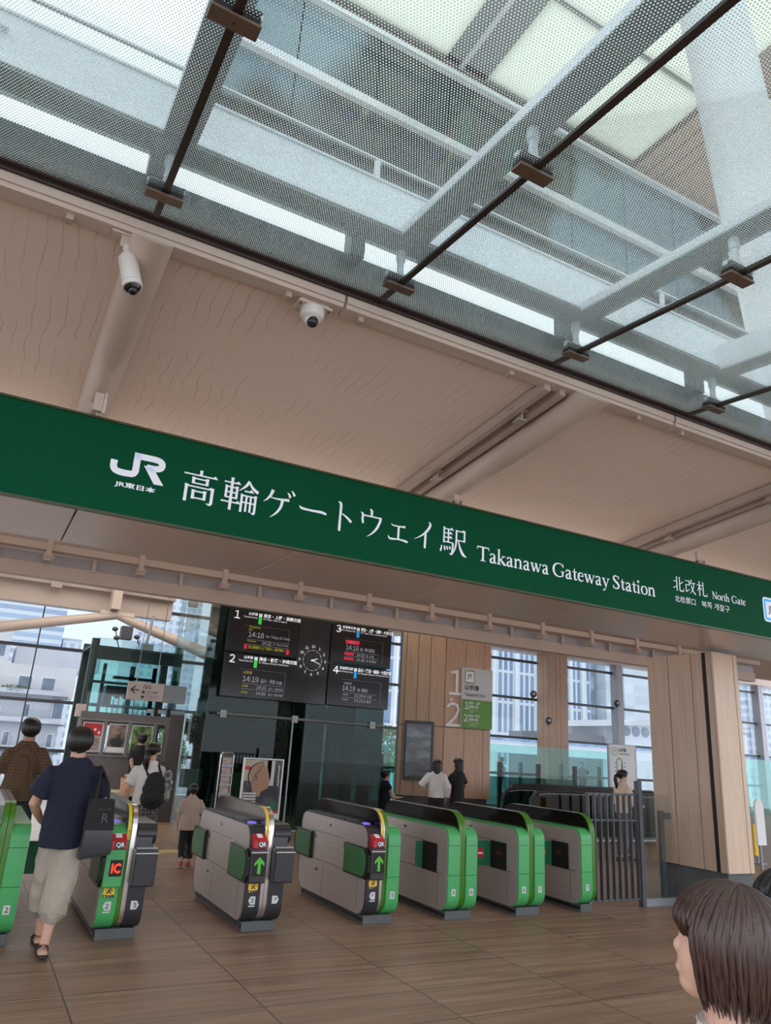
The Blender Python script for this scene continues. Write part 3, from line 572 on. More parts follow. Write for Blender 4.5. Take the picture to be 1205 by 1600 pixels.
for X in (-2.6, -1.1, 0.355, 1.80, 3.82, 5.45, 7.0): struct(MB().box(X - .055, X + .055, 4.12, 4.25, 5.10, 5.42).build('trim_6', 'upstand_dark'))
# --- great roof far overhead: dark glazed gable, white rails, cream membrane panels
def mix_mat(name, c1, c2, sc, st=(1, 1, 1), rough=0.1, lo=.42, hi=.55, metal=0):
    m, n, b = new_mat(name); b.inputs['Roughness'].default_value = rough; b.inputs['Metallic'].default_value = metal
    t = n.nodes.new('ShaderNodeTexCoord'); mp = n.nodes.new('ShaderNodeMapping'); mp.inputs['Scale'].default_value = st; nz = n.nodes.new('ShaderNodeTexNoise'); nz.inputs['Scale'].default_value = sc; nz.inputs['Detail'].default_value = 2
    r = n.nodes.new('ShaderNodeValToRGB'); r.color_ramp.elements[0].position = lo; r.color_ramp.elements[1].position = hi; r.color_ramp.elements[0].color = (*c1, 1); r.color_ramp.elements[1].color = (*c2, 1)
    L = n.links.new; L(t.outputs['Object'], mp.inputs[0]); L(mp.outputs[0], nz.inputs['Vector']); L(nz.outputs['Fac'], r.inputs[0]); L(r.outputs[0], b.inputs['Base Color'])
mix_mat('gable_glass', (0.020, 0.034, 0.037), (0.20, 0.30, 0.36), 0.16, (1, 1, 0.6), 0.12, .47, .50)  # pale patches paint sky reflections into the dark glass colour
def transl(name, c, mixf=0.6):
    m = bpy.data.materials.new(name); m.use_nodes = True; MATS[name] = m; n = m.node_tree; n.nodes.clear(); L = n.links.new
    o = n.nodes.new('ShaderNodeOutputMaterial'); d = n.nodes.new('ShaderNodeBsdfDiffuse'); t = n.nodes.new('ShaderNodeBsdfTranslucent'); x = n.nodes.new('ShaderNodeMixShader')
    nz = n.nodes.new('ShaderNodeTexNoise'); nz.inputs['Scale'].default_value = 3; r = n.nodes.new('ShaderNodeMixRGB'); r.inputs[1].default_value = (*[q * .95 for q in c], 1); r.inputs[2].default_value = (*c, 1)
    L(nz.outputs['Fac'], r.inputs[0]); L(r.outputs[0], d.inputs[0]); L(r.outputs[0], t.inputs[0]); x.inputs[0].default_value = mixf; L(d.outputs[0], x.inputs[1]); L(t.outputs[0], x.inputs[2]); L(x.outputs[0], o.inputs[0])
transl('membrane_cream', (0.93, 0.93, 0.85), 0.85)
transl('membrane_pale', (0.93, 0.91, 0.89), 0.85)
gb = MB()
for a in range(14): gb.box(1.5 + 2 * a, 3.46 + 2 * a, 12.2, 12.3, 14.4, 18.3)
struct(gb.build('wall_gable', 'gable_glass'), 'dark glazed gable wall high above the canopy')
struct(MB().box(1.5, 30, 12.3, 12.5, 14.3, 18.5).build('wall_gable_frame', 'upstand_dark'))
def rail(name, a, b, w, h, m, lab): # sloping straight member
    a, b = Vector(a), Vector(b); n = (b - a).cross(Vector((0, 0, 1))).normalized() * w / 2
    mb = MB(); mb.add([p + n * s_ + Vector((0, 0, hh)) for p in (a, b) for s_ in (-1, 1) for hh in (0, h)], [(0, 1, 3, 2), (4, 6, 7, 5), (0, 4, 5, 1), (2, 3, 7, 6), (0, 2, 6, 4), (1, 5, 7, 3)])
    return tag(mb.build(name, m), lab, 'steel beam')
rail('gable_beam', (1.4, 11.95, 15.60), (20, 11.95, 15.45), .15, .22, 'white_steel', 'broad white beam across the dark gable seen through the canopy')
rail('gable_beam', (1.4, 11.9, 17.72), (20, 11.9, 17.85), .15, .13, 'white_steel', 'thin white beam just below the cream roof panels')
def panel(x0, x1, y0, y1, m, lab, z=18.4):
    tag(MB().box(x0, x1, y0, y1, z, z + .06).build('roof_panel', m), lab, 'roof panel', 'membrane panels of the great roof')
panel(2.6, 7.22, -6, 12.1, 'membrane_cream', 'cream roof membrane panel at the top middle of the picture')
panel(8.50, 13.7, 9.50, 12.1, 'membrane_cream', 'cream roof membrane panel between the grey cross line and the white beam')
panel(8.50, 13.7, -6, 9.38, 'membrane_cream', 'cream roof membrane panel beyond the grey cross line')
panel(-6, 2.3, -6, 10.6, 'membrane_pale', 'pale roof membrane panel at the top left of the picture')
panel(15.2, 22, -6, 9.0, 'membrane_cream', 'cream roof membrane panel right of the white strut')
struct(MB().box(22, 36, -6, 12.3, 18.9, 18.95).box(13.7, 15.2, -6, 12.3, 18.5, 18.55).box(1.5, 15.2, 11.95, 12.35, 18.46, 18.6).build('ceiling_roof', 'tan_shade'))
struct(MB().box(7.22, 8.5, -6, 12.1, 18.46, 18.6).build('trim_7', 'beam_grey'))
struct(MB().box(7.66, 7.78, -6, 12.1, 18.38, 18.44).build('trim_8', 'white_steel'))
struct(MB().box(8.5, 13.7, 9.38, 9.5, 18.42, 18.5).build('trim_9', 'beam_grey'))
wb_ = MB()
for k in range(24): wb_.box(13.9 + .42 * k, 14.27 + .42 * k, 8.8, 12.1, 18.3, 18.4)
tag(wb_.build('timber_ceiling_panel', 'wood_pale'), 'slatted timber ceiling panel high behind the white strut', 'roof panel')
s = MB().tube([(10.35, 7, 18.3), (11.25, 7, 12.2), (12.2, 7, 6.6)], [.62, .62, .60], 28); tag(smooth_by_angle(s.build('roof_strut', 'white_steel')), 'thick white slanting strut at the top right seen through the canopy', 'strut')
# ------------------------------------------------------------------ cameras on the lip
c = thing('security_camera', 'white bullet security camera tilted down from the ceiling lip', 'camera', (0.36, 4.15, 4.62))
kid(MB().box(.17, .37, 4.12, 4.20, 4.60, 4.615).box(.23, .29, 4.13, 4.17, 4.52, 4.60).box(.24, .36, 4.14, 4.17, 4.555, 4.60), 'bracket', 'tan_steel', c)
kid(MB().tube([(.275, 4.15, 4.55), (.282, 4.15, 4.47)], .02, 10).ell((.275, 4.15, 4.53), (.03, .03, .03)), 'joint', 'camera_white', c, smooth=True)
a_, b_2 = Vector((.285, 4.15, 4.475)), Vector((.345, 4.10, 4.235)); d_ = (b_2 - a_).normalized()
smooth_by_angle(kid(MB().tube([a_, a_ + d_ * .02, a_ + d_ * .21], [.044, .058, .058], 24).tube([a_ + d_ * .214, a_ + d_ * .245], [.060, .060], 24), 'housing', 'camera_white', c))
smooth_by_angle(kid(MB().tube([a_ + d_ * .245, a_ + d_ * .262], [.05, .036], 20).ell(a_ + d_ * .262, (.03, .03, .03)), 'lens', 'lens_black', c))
c = thing('security_camera', 'white dome security camera under the ceiling lip', 'camera', (1.50, 4.16, 4.62))
kid(MB().box(1.40, 1.65, 4.12, 4.26, 4.575, 4.591).box(1.42, 1.63, 4.15, 4.25, 4.59, 4.63), 'plate', 'tan_steel', c, bevel=.003)
for x in (1.42, 1.63): kid(MB().lathe([(.008, 0), (.008, .004)], (x, 4.15, 4.571), 8), 'bolt', 'dark_bronze', c)
smooth_by_angle(kid(MB().lathe([(.082, 0), (.085, -.01), (.085, -.055), (.075, -.07), (.055, -.085), (.052, -.11), (.035, -.125)], (1.525, 4.185, 4.575), 28), 'housing', 'camera_white', c))
kid(MB().ell((1.525, 4.165, 4.47), (.042, .042, .042)), 'dome', 'lens_black', c, smooth=True)
# junction box at the foot of the first tube
c = thing('junction_box', 'small tan junction box on the ceiling tube above the station emblem', 'junction box', (.40, 5.62, 4.2))
kid(MB().box(.355, .42, 5.62, 5.67, 4.05, 4.20), 'box', 'tan_steel', c, bevel=.003)
kid(MB().tube([(.435, 5.63, 4.04), (.435, 5.63, 4.16)], .013, 8).tube([(.435, 5.63, 4.14), (.435, 5.63, 4.21)], .008, 8), 'conduit', 'camera_white', c)
# ================================================================== HALL BEHIND THE GATES
# window wall at Y = 24: panes between transoms and mullions
YW = 24.0
zs = [0.0, 1.1, 2.45, 3.97, 5.45, 7.0]; n_ = 0
xw = [-12, -7.6, -3.2, 1.3, 5.5, 9.5, 13.5, 17.5, 21.0, 24.4, 29.0, 33.0, 36]
for i, (a, b) in enumerate(zip(xw, xw[1:])):
    m = MB()
    for z0, z1 in zip(zs, zs[1:]): m.box(a + .02, b - .02, YW, YW + .02, z0 + .02, z1 - .02)
    struct(m.build('window_%d' % (i + 1), 'glass_hall'))
m = MB()
for z in zs[1:5]: m.box(-12, 36, YW - .12, YW + .03, z - .045, z + .045)
struct(m.build('window_transoms', 'mullion'))
for x in (1.3, -7.6): struct(MB().tube([(x, YW - .1, 0), (x, YW - .1, 6)], .022, 8).build('window_cable', 'mullion'))
for x in (24.4, 33.9): struct(MB().box(x - .17, x + .17, YW - .35, YW + .05, 0, 7).build('window_mullion', 'mullion_pale'))
struct(MB().box(7.8, 36, 23.4, 24.1, 5.77, 7.0).build('trim_10', 'soffit_panel'))
struct(MB().box(-12, 4.6, 21.9, 22.3, 4.92, 7.0).build('trim_11', 'tan_steel'))
struct(MB().box(-12, 4.6, 21.6, 21.9, 5.45, 5.6).build('trim_12', 'tan_shade'))
# arched truss at the left
t = thing('roof_truss', 'tan tubular truss with slanting struts below the roof edge at the left', 'truss', (3.0, 21.3, 4.7))
nd = (3.0, 21.3, 4.78)
for e, r0, r1 in (((-1.8, 21.3, 3.62), .17, .11), ((5.6, 21.3, 4.02), .17, .10)):
    smooth_by_angle(kid(MB().tube([e, (Vector(e) * .12 + Vector(nd) * .88), nd], [r0, .12, r1], 14), 'strut', 'tan_steel', t))
smooth_by_angle(kid(MB().tube([(2.55, 21.3, 4.78), (3.45, 21.3, 4.78)], .115, 14), 'node', 'tan_steel', t))
kid(MB().box(2.78, 3.02, 21.0, 21.5, 4.9, 5.8), 'hanger', 'tan_steel', t, bevel=.01)
smooth_by_angle(kid(MB().tube([(.8, 20.2, 6.6), (-.9, 20.2, 5.3)], .16, 14), 'strut', 'tan_steel', t))
for X in (1.35, 5.1): kid(MB().box(X - .14, X + .14, 21.5, 21.62, 5.35, 5.62), 'bracket', 'tan_shade', t)
# ------------------------------------------------------------------ glass lift lobby with the departure boards
gx0, gx1, gy0, gy1 = 4.12, 8.14, 15.0, 18.6
g = thing('glass_lobby', 'tall dark glass enclosure carrying the departure boards and clock', 'glass enclosure', ((gx0 + gx1) / 2, 16.5, 0))
xs3 = [gx0, 5.98, gx1]
for a, b in zip(xs3, xs3[1:]):
    for z0, z1 in ((0.02, 2.16), (2.22, 5.2)): kid(MB().box(a + .008, b - .008, gy0, gy0 + .015, z0, z1), 'pane', 'glass_box', g)
for y0, y1 in ((gy0, 16.8), (16.8, gy1)):
    for x in (gx0, gx1): kid(MB().box(x - .008, x + .008, y0 + .01, y1 - .01, .02, 5.2), 'pane', 'glass_pale' if x == gx0 else 'glass_box', g)
kid(MB().tube([(gx0 + .2, gy0 - .05, 2.19), (gx1, gy0 - .05, 2.19)], .022, 8), 'header_rail', 'steel_grey', g)
for x in (4.45, 6.0, 7.85): kid(MB().box(x - .06, x + .06, gy0 - .07, gy0 - .02, 2.12, 2.26), 'clamp', 'mullion_pale', g)
kid(MB().box(5.955, 5.985, gy0 - .03, gy0, 0, 2.16), 'door_edge', 'steel_grey', g)
kid(MB().box(gx0 - .01, gx1 + .01, gy0 - .02, gy0 + .04, 0, .03), 'sill', 'steel_grey', g)
mix_mat('lobby_back', (0.006, 0.010, 0.009), (0.03, 0.055, 0.04), 2.6, (1, 1, 1), 0.4, .5, .75)
mat('lobby_grey', (0.045, 0.06, 0.06), .4, var=.3)
mat('lobby_pale', (0.16, 0.24, 0.22), .4, var=.3, scale=4)
mat('foliage', (0.03, 0.075, 0.02), .7, var=.5, scale=9)
kid(MB().box(gx0 + .7, gx1 - .2, 18.3, 18.4, 0, 5.2), 'back_wall', 'lobby_back', g)
for a, b, m_ in ((6.75, 7.15, 'lobby_grey'), (7.35, 7.62, 'lobby_grey'), (7.75, 7.95, 'lobby_back')): kid(MB().box(a, b, 16.0, 16.3, 0, 2.9), 'door_frame', m_, g)
kid(MB().box(5.35, 6.45, 17.9, 18.0, .25, .95).box(4.5, 5.0, 17.9, 18.0, .6, 1.0), 'counter', 'lobby_pale', g)
for k in range(20): kid(MB().box(5.0 + .11 * k, 5.035 + .11 * k, 16.9, 16.95, .05, .55), 'baluster', 'steel_grey', g)
kid(MB().box(4.4, 8.0, 16.8, 16.9, 2.25, 2.55), 'inner_beam', 'lobby_grey', g)
# shrub seen inside the glass
def leafball(name, c, r, n, m, seed=1, size=.12):
    rn = random.Random(seed); mb = MB()
    for _ in range(n):
        while True:
            p = Vector((rn.uniform(-1, 1), rn.uniform(-1, 1), rn.uniform(-1, 1)))
            if p.length < 1: break
        p = p.normalized() * (p.length ** .35); q = Vector(c) + Vector((p.x * r[0], p.y * r[1], p.z * r[2]))
        a = Vector((rn.uniform(-1, 1), rn.uniform(-1, 1), rn.uniform(-1, 1))).normalized(); b = a.cross(Vector((rn.uniform(-1, 1), rn.uniform(-1, 1), 1))).normalized(); s_ = size * rn.uniform(.6, 1.3)
        mb.add([q - a * s_, q + b * s_ * .4, q + a * s_, q - b * s_ * .4], [(0, 1, 2, 3)])
    return mb
t = thing('indoor_shrub', 'dark green shrub inside the glass enclosure under the clock', 'shrub', (6.5, 17.3, 0))
kid(leafball('f', (6.5, 17.3, 1.75), (.7, .4, .55), 1500, 'foliage', 3, .08), 'foliage', 'foliage', t, fix=False)
kid(MB().tube([(6.5, 17.3, 0), (6.45, 17.3, .9), (6.55, 17.3, 1.7)], [.05, .04, .02], 8), 'stem', 'lobby_grey', t)
t = thing('indoor_shrub', 'dark green shrub inside the glass enclosure beside the brochure rack', 'shrub', (5.0, 17.3, 0))
kid(leafball('f', (5.0, 17.3, 1.9), (.75, .4, .45), 1500, 'foliage', 4, .08), 'foliage', 'foliage', t, fix=False)
kid(MB().tube([(5.0, 17.3, 0), (5.05, 17.3, .9), (5.0, 17.3, 1.8)], [.05, .04, .02], 8), 'stem', 'lobby_grey', t)
# departure boards
def board(x0, x1, z0, z1, num, label, rows, line_jp, line_en, dest_jp, dest_en, colr, code):
    t = thing('departure_board', label, 'departure board', ((x0 + x1) / 2, gy0 - .12, z0), group='departure boards on the glass enclosure')
    kid(MB().box(x0, x1, gy0 - .16, gy0 - .06, z0, z1), 'housing', 'screen_black', t, bevel=.006)
    W = x1 - x0; Hh = z1 - z0
    L = TB((x0, gy0 - .16, z0), lift=.003)
    L.text(num, .03 * W + .05, .78 * Hh, h=.19 * Hh, bold=.012, mi=0)
    ax = .40 * W
    L.text(line_jp, ax - .03, .90 * Hh, h=.065, align='r', bold=.02, maxw=.26 * W); L.text(line_en, ax - .03, .835 * Hh, h=.035, align='r', maxw=.28 * W)
    L.rect(ax, ax + .07, .89 * Hh, .965 * Hh, 0); L.text(code, ax + .035, .905 * Hh, h=.035, align='c', mi=4, bold=.02); L.rect(ax, ax + .07, .71 * Hh, .89 * Hh, colr)
    L.text(dest_jp, ax + .10, .88 * Hh, h=.085, bold=.025, maxw=.56 * W); L.text(dest_en, ax + .10, .815 * Hh, h=.045, maxw=.52 * W)
    L.rect(.22 * W, .86 * W, .655 * Hh, .66 * Hh, 5); L.rect(.855 * W, .86 * W, .12 * Hh, .66 * Hh, 5)
    for r in rows:
        if r[0] == 't': L.text(r[1], r[2] * W, r[3] * Hh, h=r[4] * Hh, mi=r[5], maxw=(r[6] * W if len(r) > 6 else None), bold=.008)
        else: L.rect(r[1] * W, r[2] * W, r[3] * Hh, r[4] * Hh, r[5], e=-.001)
    ch(L.build('display_lettering', ['led_bright', 'led_green', 'led_blue', 'led_yellow', 'print_black', 'steel_grey', 'led_red', 'led_white']), t)
board(4.30, 5.86, 3.43, 4.30, '1', 'departure board numbered one, upper left of four', [
    ('t', 'Yamanote', .28, .60, .05, 3), ('t', 'Line', .28, .54, .04, 3), ('t', '14:18', .28, .38, .13, 7, .22), ('t', 'for Tokyo & Ueno', .53, .385, .09, 7, .35), ('r', .27, .85, .325, .33, 7),
    ('t', 'Yamanote', .27, .27, .04, 3), ('t', '14:22', .48, .235, .075, 7, .14), ('t', 'for Tokyo & Ueno', .64, .24, .06, 7, .22), ('r', .27, .85, .205, .21, 7), ('r', .24, .28, .09, .20, 6), ('t', '白山新駅の上下線の一部列車に', .30, .11, .075, 3, .52), ('r', .84, .88, .06, .18, 6)],
    '山手線', 'Yamanote Line', '東京・上野・巣鴨方面', 'for Tokyo, Ueno & Sugamo', 1, 'JY')
board(4.30, 5.87, 2.53, 3.395, '2', 'departure board numbered two, lower left of four', [
    ('t', '山手線', .27, .55, .07, 3), ('t', '14:19', .27, .37, .13, 7, .22), ('t', '品川・渋谷', .52, .37, .10, 7, .2), ('t', '方面', .73, .37, .08, 7), ('r', .27, .84, .325, .33, 7),
    ('t', '山手線', .27, .245, .05, 3), ('t', '14:23', .47, .225, .075, 7, .14), ('t', '品川・渋谷方面', .64, .225, .06, 7, .2), ('r', .27, .84, .20, .205, 7), ('t', '山手線', .27, .10, .05, 3), ('t', '14:26', .47, .09, .075, 7, .14), ('t', '品川・渋谷方面', .64, .09, .06, 7, .2)],
    '山手線', 'Yamanote Line', '渋谷・新宿・池袋方面', 'for Shibuya, Shinjuku & Ikebukuro', 1, 'JY')
board(6.64, 8.15, 3.44, 4.30, '3', 'departure board numbered three, upper right of four', [
    ('r', .23, .46, .52, .62, 6), ('t', '快 速', .30, .54, .06, 7), ('t', '14:18', .24, .36, .13, 7, .21), ('t', '各 南浦和', .47, .36, .10, 7, .26), ('r', .24, .80, .32, .325, 7),
    ('r', .22, .38, .235, .30, 6), ('t', '14:23', .42, .225, .08, 7, .14), ('t', '各 大宮', .58, .225, .07, 7), ('r', .24, .80, .205, .21, 7), ('r', .22, .38, .11, .175, 6), ('t', '14:28', .42, .10, .08, 7, .14), ('t', '各 南浦和', .58, .10, .07, 7)],
    '京浜東北線', 'Keihin-Tohoku Line', '東京・上野・浦和・大宮方面', 'for Tokyo, Ueno, Urawa & Omiya', 2, 'JK')
board(6.64, 8.15, 2.54, 3.40, '4', 'departure board numbered four, lower right of four', [
    ('t', '普通各停', .25, .54, .055, 7), ('t', '14:19', .23, .38, .13, 7, .21), ('t', '各 蒲田', .47, .38, .09, 7), ('r', .24, .80, .335, .34, 7),
    ('t', '普通各停', .24, .265, .04, 7), ('t', '14:24', .43, .245, .08, 7, .14), ('t', '各 大船', .58, .245, .07, 7), ('r', .24, .80, .215, .22, 7), ('t', '普通各停', .24, .14, .04, 7), ('t', '14:29', .43, .12, .08, 7, .14), ('t', '各 磯子', .58, .12, .07, 7)],
    '京浜東北線', 'Keihin-Tohoku Line', '品川・蒲田・横浜・大船方面', 'for Shinagawa, Kamata, Yokohama & Ofuna', 2, 'JK')
t = thing('wall_clock', 'black panel clock showing a quarter past two between the departure boards', 'clock', (6.25, gy0 - .1, 3.4))
mat('clock_panel', (0.035, 0.035, 0.042), .18, var=.1)
kid(MB().box(5.88, 6.63, gy0 - .12, gy0 - .06, 2.53, 4.33), 'panel', 'clock_panel', t, bevel=.005)
L = TB((6.245, gy0 - .12, 3.435), lift=.003); R_ = .30
for k in range(1, 13):
    a = math.radians(90 - 30 * k); L.text(str(k), R_ * math.cos(a), R_ * math.sin(a) - .028, h=.056, align='c', bold=.01)
for k in range(60):
    a = math.radians(6 * k); r0 = .215; L.disc(r0 * math.cos(a), r0 * math.sin(a), .009 if k % 5 == 0 else .0045, seg=8)
ch(L.build('dial', 'led_bright'), t)
for nm, deg, ln, wd in (('hour_hand', 90 - 69, .13, .024), ('minute_hand', 90 - 110, .20, .018)):
    a = math.radians(deg); L = TB((6.245, gy0 - .12, 3.435), lift=.006); L.stroke([(-.03 * math.cos(a), -.03 * math.sin(a), wd), (ln * math.cos(a), ln * math.sin(a), wd * .6)], smooth=False); ch(L.build(nm, 'led_bright'), t)
# ------------------------------------------------------------------ timber pillars
P1 = thing('timber_pillar', 'wide timber pillar with the platform number sign in the hall', 'pillar', (10.6, 16.6, 0))
zb, zt = .68, 4.9
front = [(10.28, 15.8), (11.63, 15.72)]; side = [(9.37, 16.45), (10.28, 15.8)]
def boards(pts, cuts, m_, zz0, zz1, t, name):
    (xa, ya), (xb, yb) = pts; m = MB(); d = Vector((xb - xa, yb - ya, 0)); ln = d.length; d /= ln; nn = Vector((d.y, -d.x, 0)) * .02; e = .006 / ln
    for z0, z1 in ((zz0, 2.305), (2.32, zz1)):
        for a, b in zip([0] + cuts, cuts + [1]):
            p = Vector((xa, ya, 0)) + d * ln * (a + e); q = Vector((xa, ya, 0)) + d * ln * (b - e)
            m.add([v + Vector((0, 0, z)) for v in (p + nn, q + nn, q - nn, p - nn) for z in (z0, z1)], [(0, 1, 3, 2), (2, 3, 5, 4), (4, 5, 7, 6), (6, 7, 1, 0), (0, 2, 4, 6), (1, 7, 5, 3)])
    kid(m, name, m_, t)
boards(front, [.43, .84], 'wood_warm', zb, zt, P1, 'front_boards'); boards(side, [.10, .38, .66], 'wood_warm', zb, zt, P1, 'side_boards')
kid(MB().prism([(9.39, 16.47), (10.28, 15.83), (11.62, 15.75), (11.63, 16.9), (9.6, 16.95)], 'z', zb, zt), 'core', 'joint_black', P1)
kid(MB().prism([(9.42, 16.49), (10.29, 15.86), (11.60, 15.78), (11.61, 16.88), (9.62, 16.92)], 'z', 0, zb), 'plinth', 'slate', P1)
L = TB((10.28, 15.79, 0), U=Vector((1.35, -.08, 0)).normalized(), lift=.03)
L.text('1', .09, 3.10, h=.62, bold=.0, mi=0); L.disc(.17, 2.98, .035); L.text('2', .035, 2.34, h=.58, mi=0)
ch(L.build('platform_numbers', 'print_white'), P1)
S1 = thing('line_sign', 'grey and green line sign on the wide timber pillar', 'sign', (11.1, 15.7, 2.33))
U1 = Vector((1.35, -.08, 0)).normalized(); L = TB((10.76, 15.72, 0), U=U1, lift=.0)
kid(MB().add([Vector((10.72, 15.735, z)) + U1 * u + Vector((0, y, 0)) for u in (0, .90) for y in (0, -.05) for z in (2.33, 3.80)], [(0, 1, 3, 2), (4, 6, 7, 5), (0, 4, 5, 1), (2, 3, 7, 6), (0, 2, 6, 4), (1, 5, 7, 3)]), 'panel', 'print_grey', S1)
mat('line_green', (0.10, 0.30, 0.02), .4, var=.02)
L = TB((10.72, 15.68, 0), U=U1, lift=.004)
L.rect(0, .90, 2.33, 3.02, 1); L.rrect(.07, .36, 3.42, 3.74, .03, 1, .001); L.rrect(.09, .34, 3.445, 3.715, .02, 3, .002); L.text('JY', .215, 3.51, h=.14, bold=.015, align='c', mi=2)
L.lift = .006
L.text('山手線', .07, 3.25, h=.13, w=.42, bold=.02, mi=2); L.text('Yamanote Line', .075, 3.10, h=.09, w=.60, mi=2)
L.text('1', .08, 2.78, h=.17, mi=0, bold=.01); L.text('東京・上野', .20, 2.90, h=.07, w=.34, mi=0, bold=.02); L.text('巣鴨方面', .20, 2.81, h=.07, mi=0, bold=.02); L.text('for Tokyo, Ueno', .20, 2.745, h=.035, mi=0); L.text('& Sugamo', .20, 2.70, h=.035, mi=0)
L.text('2', .06, 2.48, h=.17, mi=0, bold=.01); L.text('渋谷・新宿', .20, 2.59, h=.07, w=.34, mi=0, bold=.02); L.text('池袋方面', .20, 2.50, h=.07, mi=0, bold=.02); L.text('for Shibuya, Shinjuku', .20, 2.435, h=.035, mi=0); L.text('& Ikebukuro', .20, 2.39, h=.035, mi=0)
ch(L.build('lettering', ['print_white', 'line_green', 'print_black', 'print_white']), S1)
# dark display screen on the side of the pillar
D1 = thing('display_screen', 'tall dark display screen on the side of the wide timber pillar', 'screen', (9.8, 16.1, 1.0))
ds = Vector((.91, -.65, 0)).normalized(); nsd = Vector((ds.y, -ds.x, 0)); P0 = Vector((9.50, 16.355, 0)) + nsd * .03
mix_mat('screen_picture', (0.02, 0.025, 0.03), (0.20, 0.22, 0.25), 2.2, (1, 1, 3), .15, .4, .7)
def pbox(p0, d, n, u0, u1, e0, e1, z0, z1):
    return MB().add([p0 + d * u + n * e + Vector((0, 0, z)) for u in (u0, u1) for e in (e0, e1) for z in (z0, z1)], [(0, 1, 3, 2), (4, 6, 7, 5), (0, 4, 5, 1), (2, 3, 7, 6), (0, 2, 6, 4), (1, 5, 7, 3)])
kid(pbox(P0, ds, nsd, 0, .72, 0, .07, 1.03, 2.42), 'housing', 'mullion', D1, bevel=.005)
kid(pbox(P0, ds, nsd, .06, .66, .07, .075, 1.12, 2.34), 'screen', 'screen_picture', D1)
P2 = clad('timber_pillar', 20.0, 21.02, 23.2, 23.9, 0.2, 7.0, [.4 + 20.0, .62 + 20.0], [23.5], 'wood_warm', 'wood_warm', 'slim timber pillar standing against the hall window', slate=False)
# security cameras on the transoms and pillar
for (x, y, z, lab) in ((19.55, 23.6, 4.15, 'small dark security camera on the window transom beside the slim timber pillar'), (24.0, 23.5, 4.15, 'small dark security camera on the window transom beside the pale mullion'), (19.9, 23.1, 3.15, 'small security camera on the side of the slim timber pillar')):
    t = thing('security_camera', lab, 'camera', (x, y, z)); kid(MB().tube([(x, y, z - .18), (x, y, z - .02)], .05, 10), 'mount', 'mullion', t); kid(MB().ell((x, y - .03, z), (.14, .14, .14), seg=12, rings=8), 'housing', 'mullion', t, smooth=True); kid(MB().ell((x - .05, y - .13, z), (.06, .06, .06), seg=10, rings=6), 'lens', 'camera_white', t, smooth=True)
# ------------------------------------------------------------------ left: lift tower, posters, door frame, signs
mat('lift_frame', (0.03, 0.05, 0.05), .4, var=.15)
T = thing('lift_tower', 'green glass lift tower with black machinery behind the posters', 'lift', (3.4, 20.5, 0))
lx0, lx1, ly0, ly1, lzt = 2.42, 4.55, 20.0, 21.6, 3.95
for x in (lx0, lx1):
    for y in (ly0, ly1): kid(MB().box(x - .09, x + .09, y - .09, y + .09, 0, lzt), 'frame_post', 'lift_frame', T)
for z0, z1 in ((3.45, 3.72), (1.86, 2.08), (2.86, 2.92)): kid(MB().box(lx0, lx1, ly0 - .08, ly0 + .08, z0, z1), 'frame_beam', 'lift_frame', T)
kid(MB().box(lx0 - .1, lx1 + .05, ly0 - .1, ly1 + .1, 3.72, 3.78), 'roof_plate', 'lift_frame', T)
kid(MB().box(lx0, lx1, ly0 - .11, ly0 - .09, 2.1, 3.98), 'pane', 'glass_pale', T); kid(MB().box(lx0, lx1, ly1 + .09, ly1 + .11, 2.1, 3.7), 'pane', 'glass_green', T)
m = MB().box(2.95, 4.35, 20.6, 21.2, 2.62, 2.86).box(3.5, 3.62, 20.7, 20.8, 2.1, 3.4).box(3.1, 4.2, 20.7, 20.9, 3.05, 3.12).box(2.78, 2.86, 20.5, 20.6, 2.1, 3.4).box(4.05, 4.15, 20.5, 20.6, 2.1, 3.4).box(2.9, 3.1, 20.5, 20.8, 2.35, 2.62)
for k in range(9): m.tube([(3.05 + .13 * k, 20.6, 2.1), (3.05 + .13 * k, 20.6, 2.45 + .07 * (k % 3))], .012, 5)
for k in range(7): m.ell((3.05 + .19 * k, 20.6, 2.60), (.075, .06, .06), seg=8, rings=6)
kid(m, 'machinery', 'gate_dark', T)
kid(MB().box(3.0, 3.28, 20.0, 20.3, 4.02, 4.35), 'control_box', 'mullion', T)
for q, lab in (((2.83, 20.0, 4.24), 'd'), ((2.9, 20.0, 4.02), 'd'), ((3.4, 20.0, 4.1), 'd')): kid(MB().ell(q, (.08, .12, .06), seg=10, rings=6).tube([q, (q[0] + .1, q[1], q[2] - .25)], .015, 6), 'camera', 'mullion', T)
kid(MB().tube([(3.72, 20.3, 3.95), (3.80, 20.3, 4.75)], .035, 8).box(3.6, 3.9, 20.2, 20.4, 3.78, 3.98), 'mast', 'steel_grey', T)
kid(MB().box(2.25, 2.33, 19.8, 20.2, 2.02, 2.32).box(2.25, 2.45, 19.82, 19.86, 2.02, 2.32), 'side_box', 'tan_steel', T)
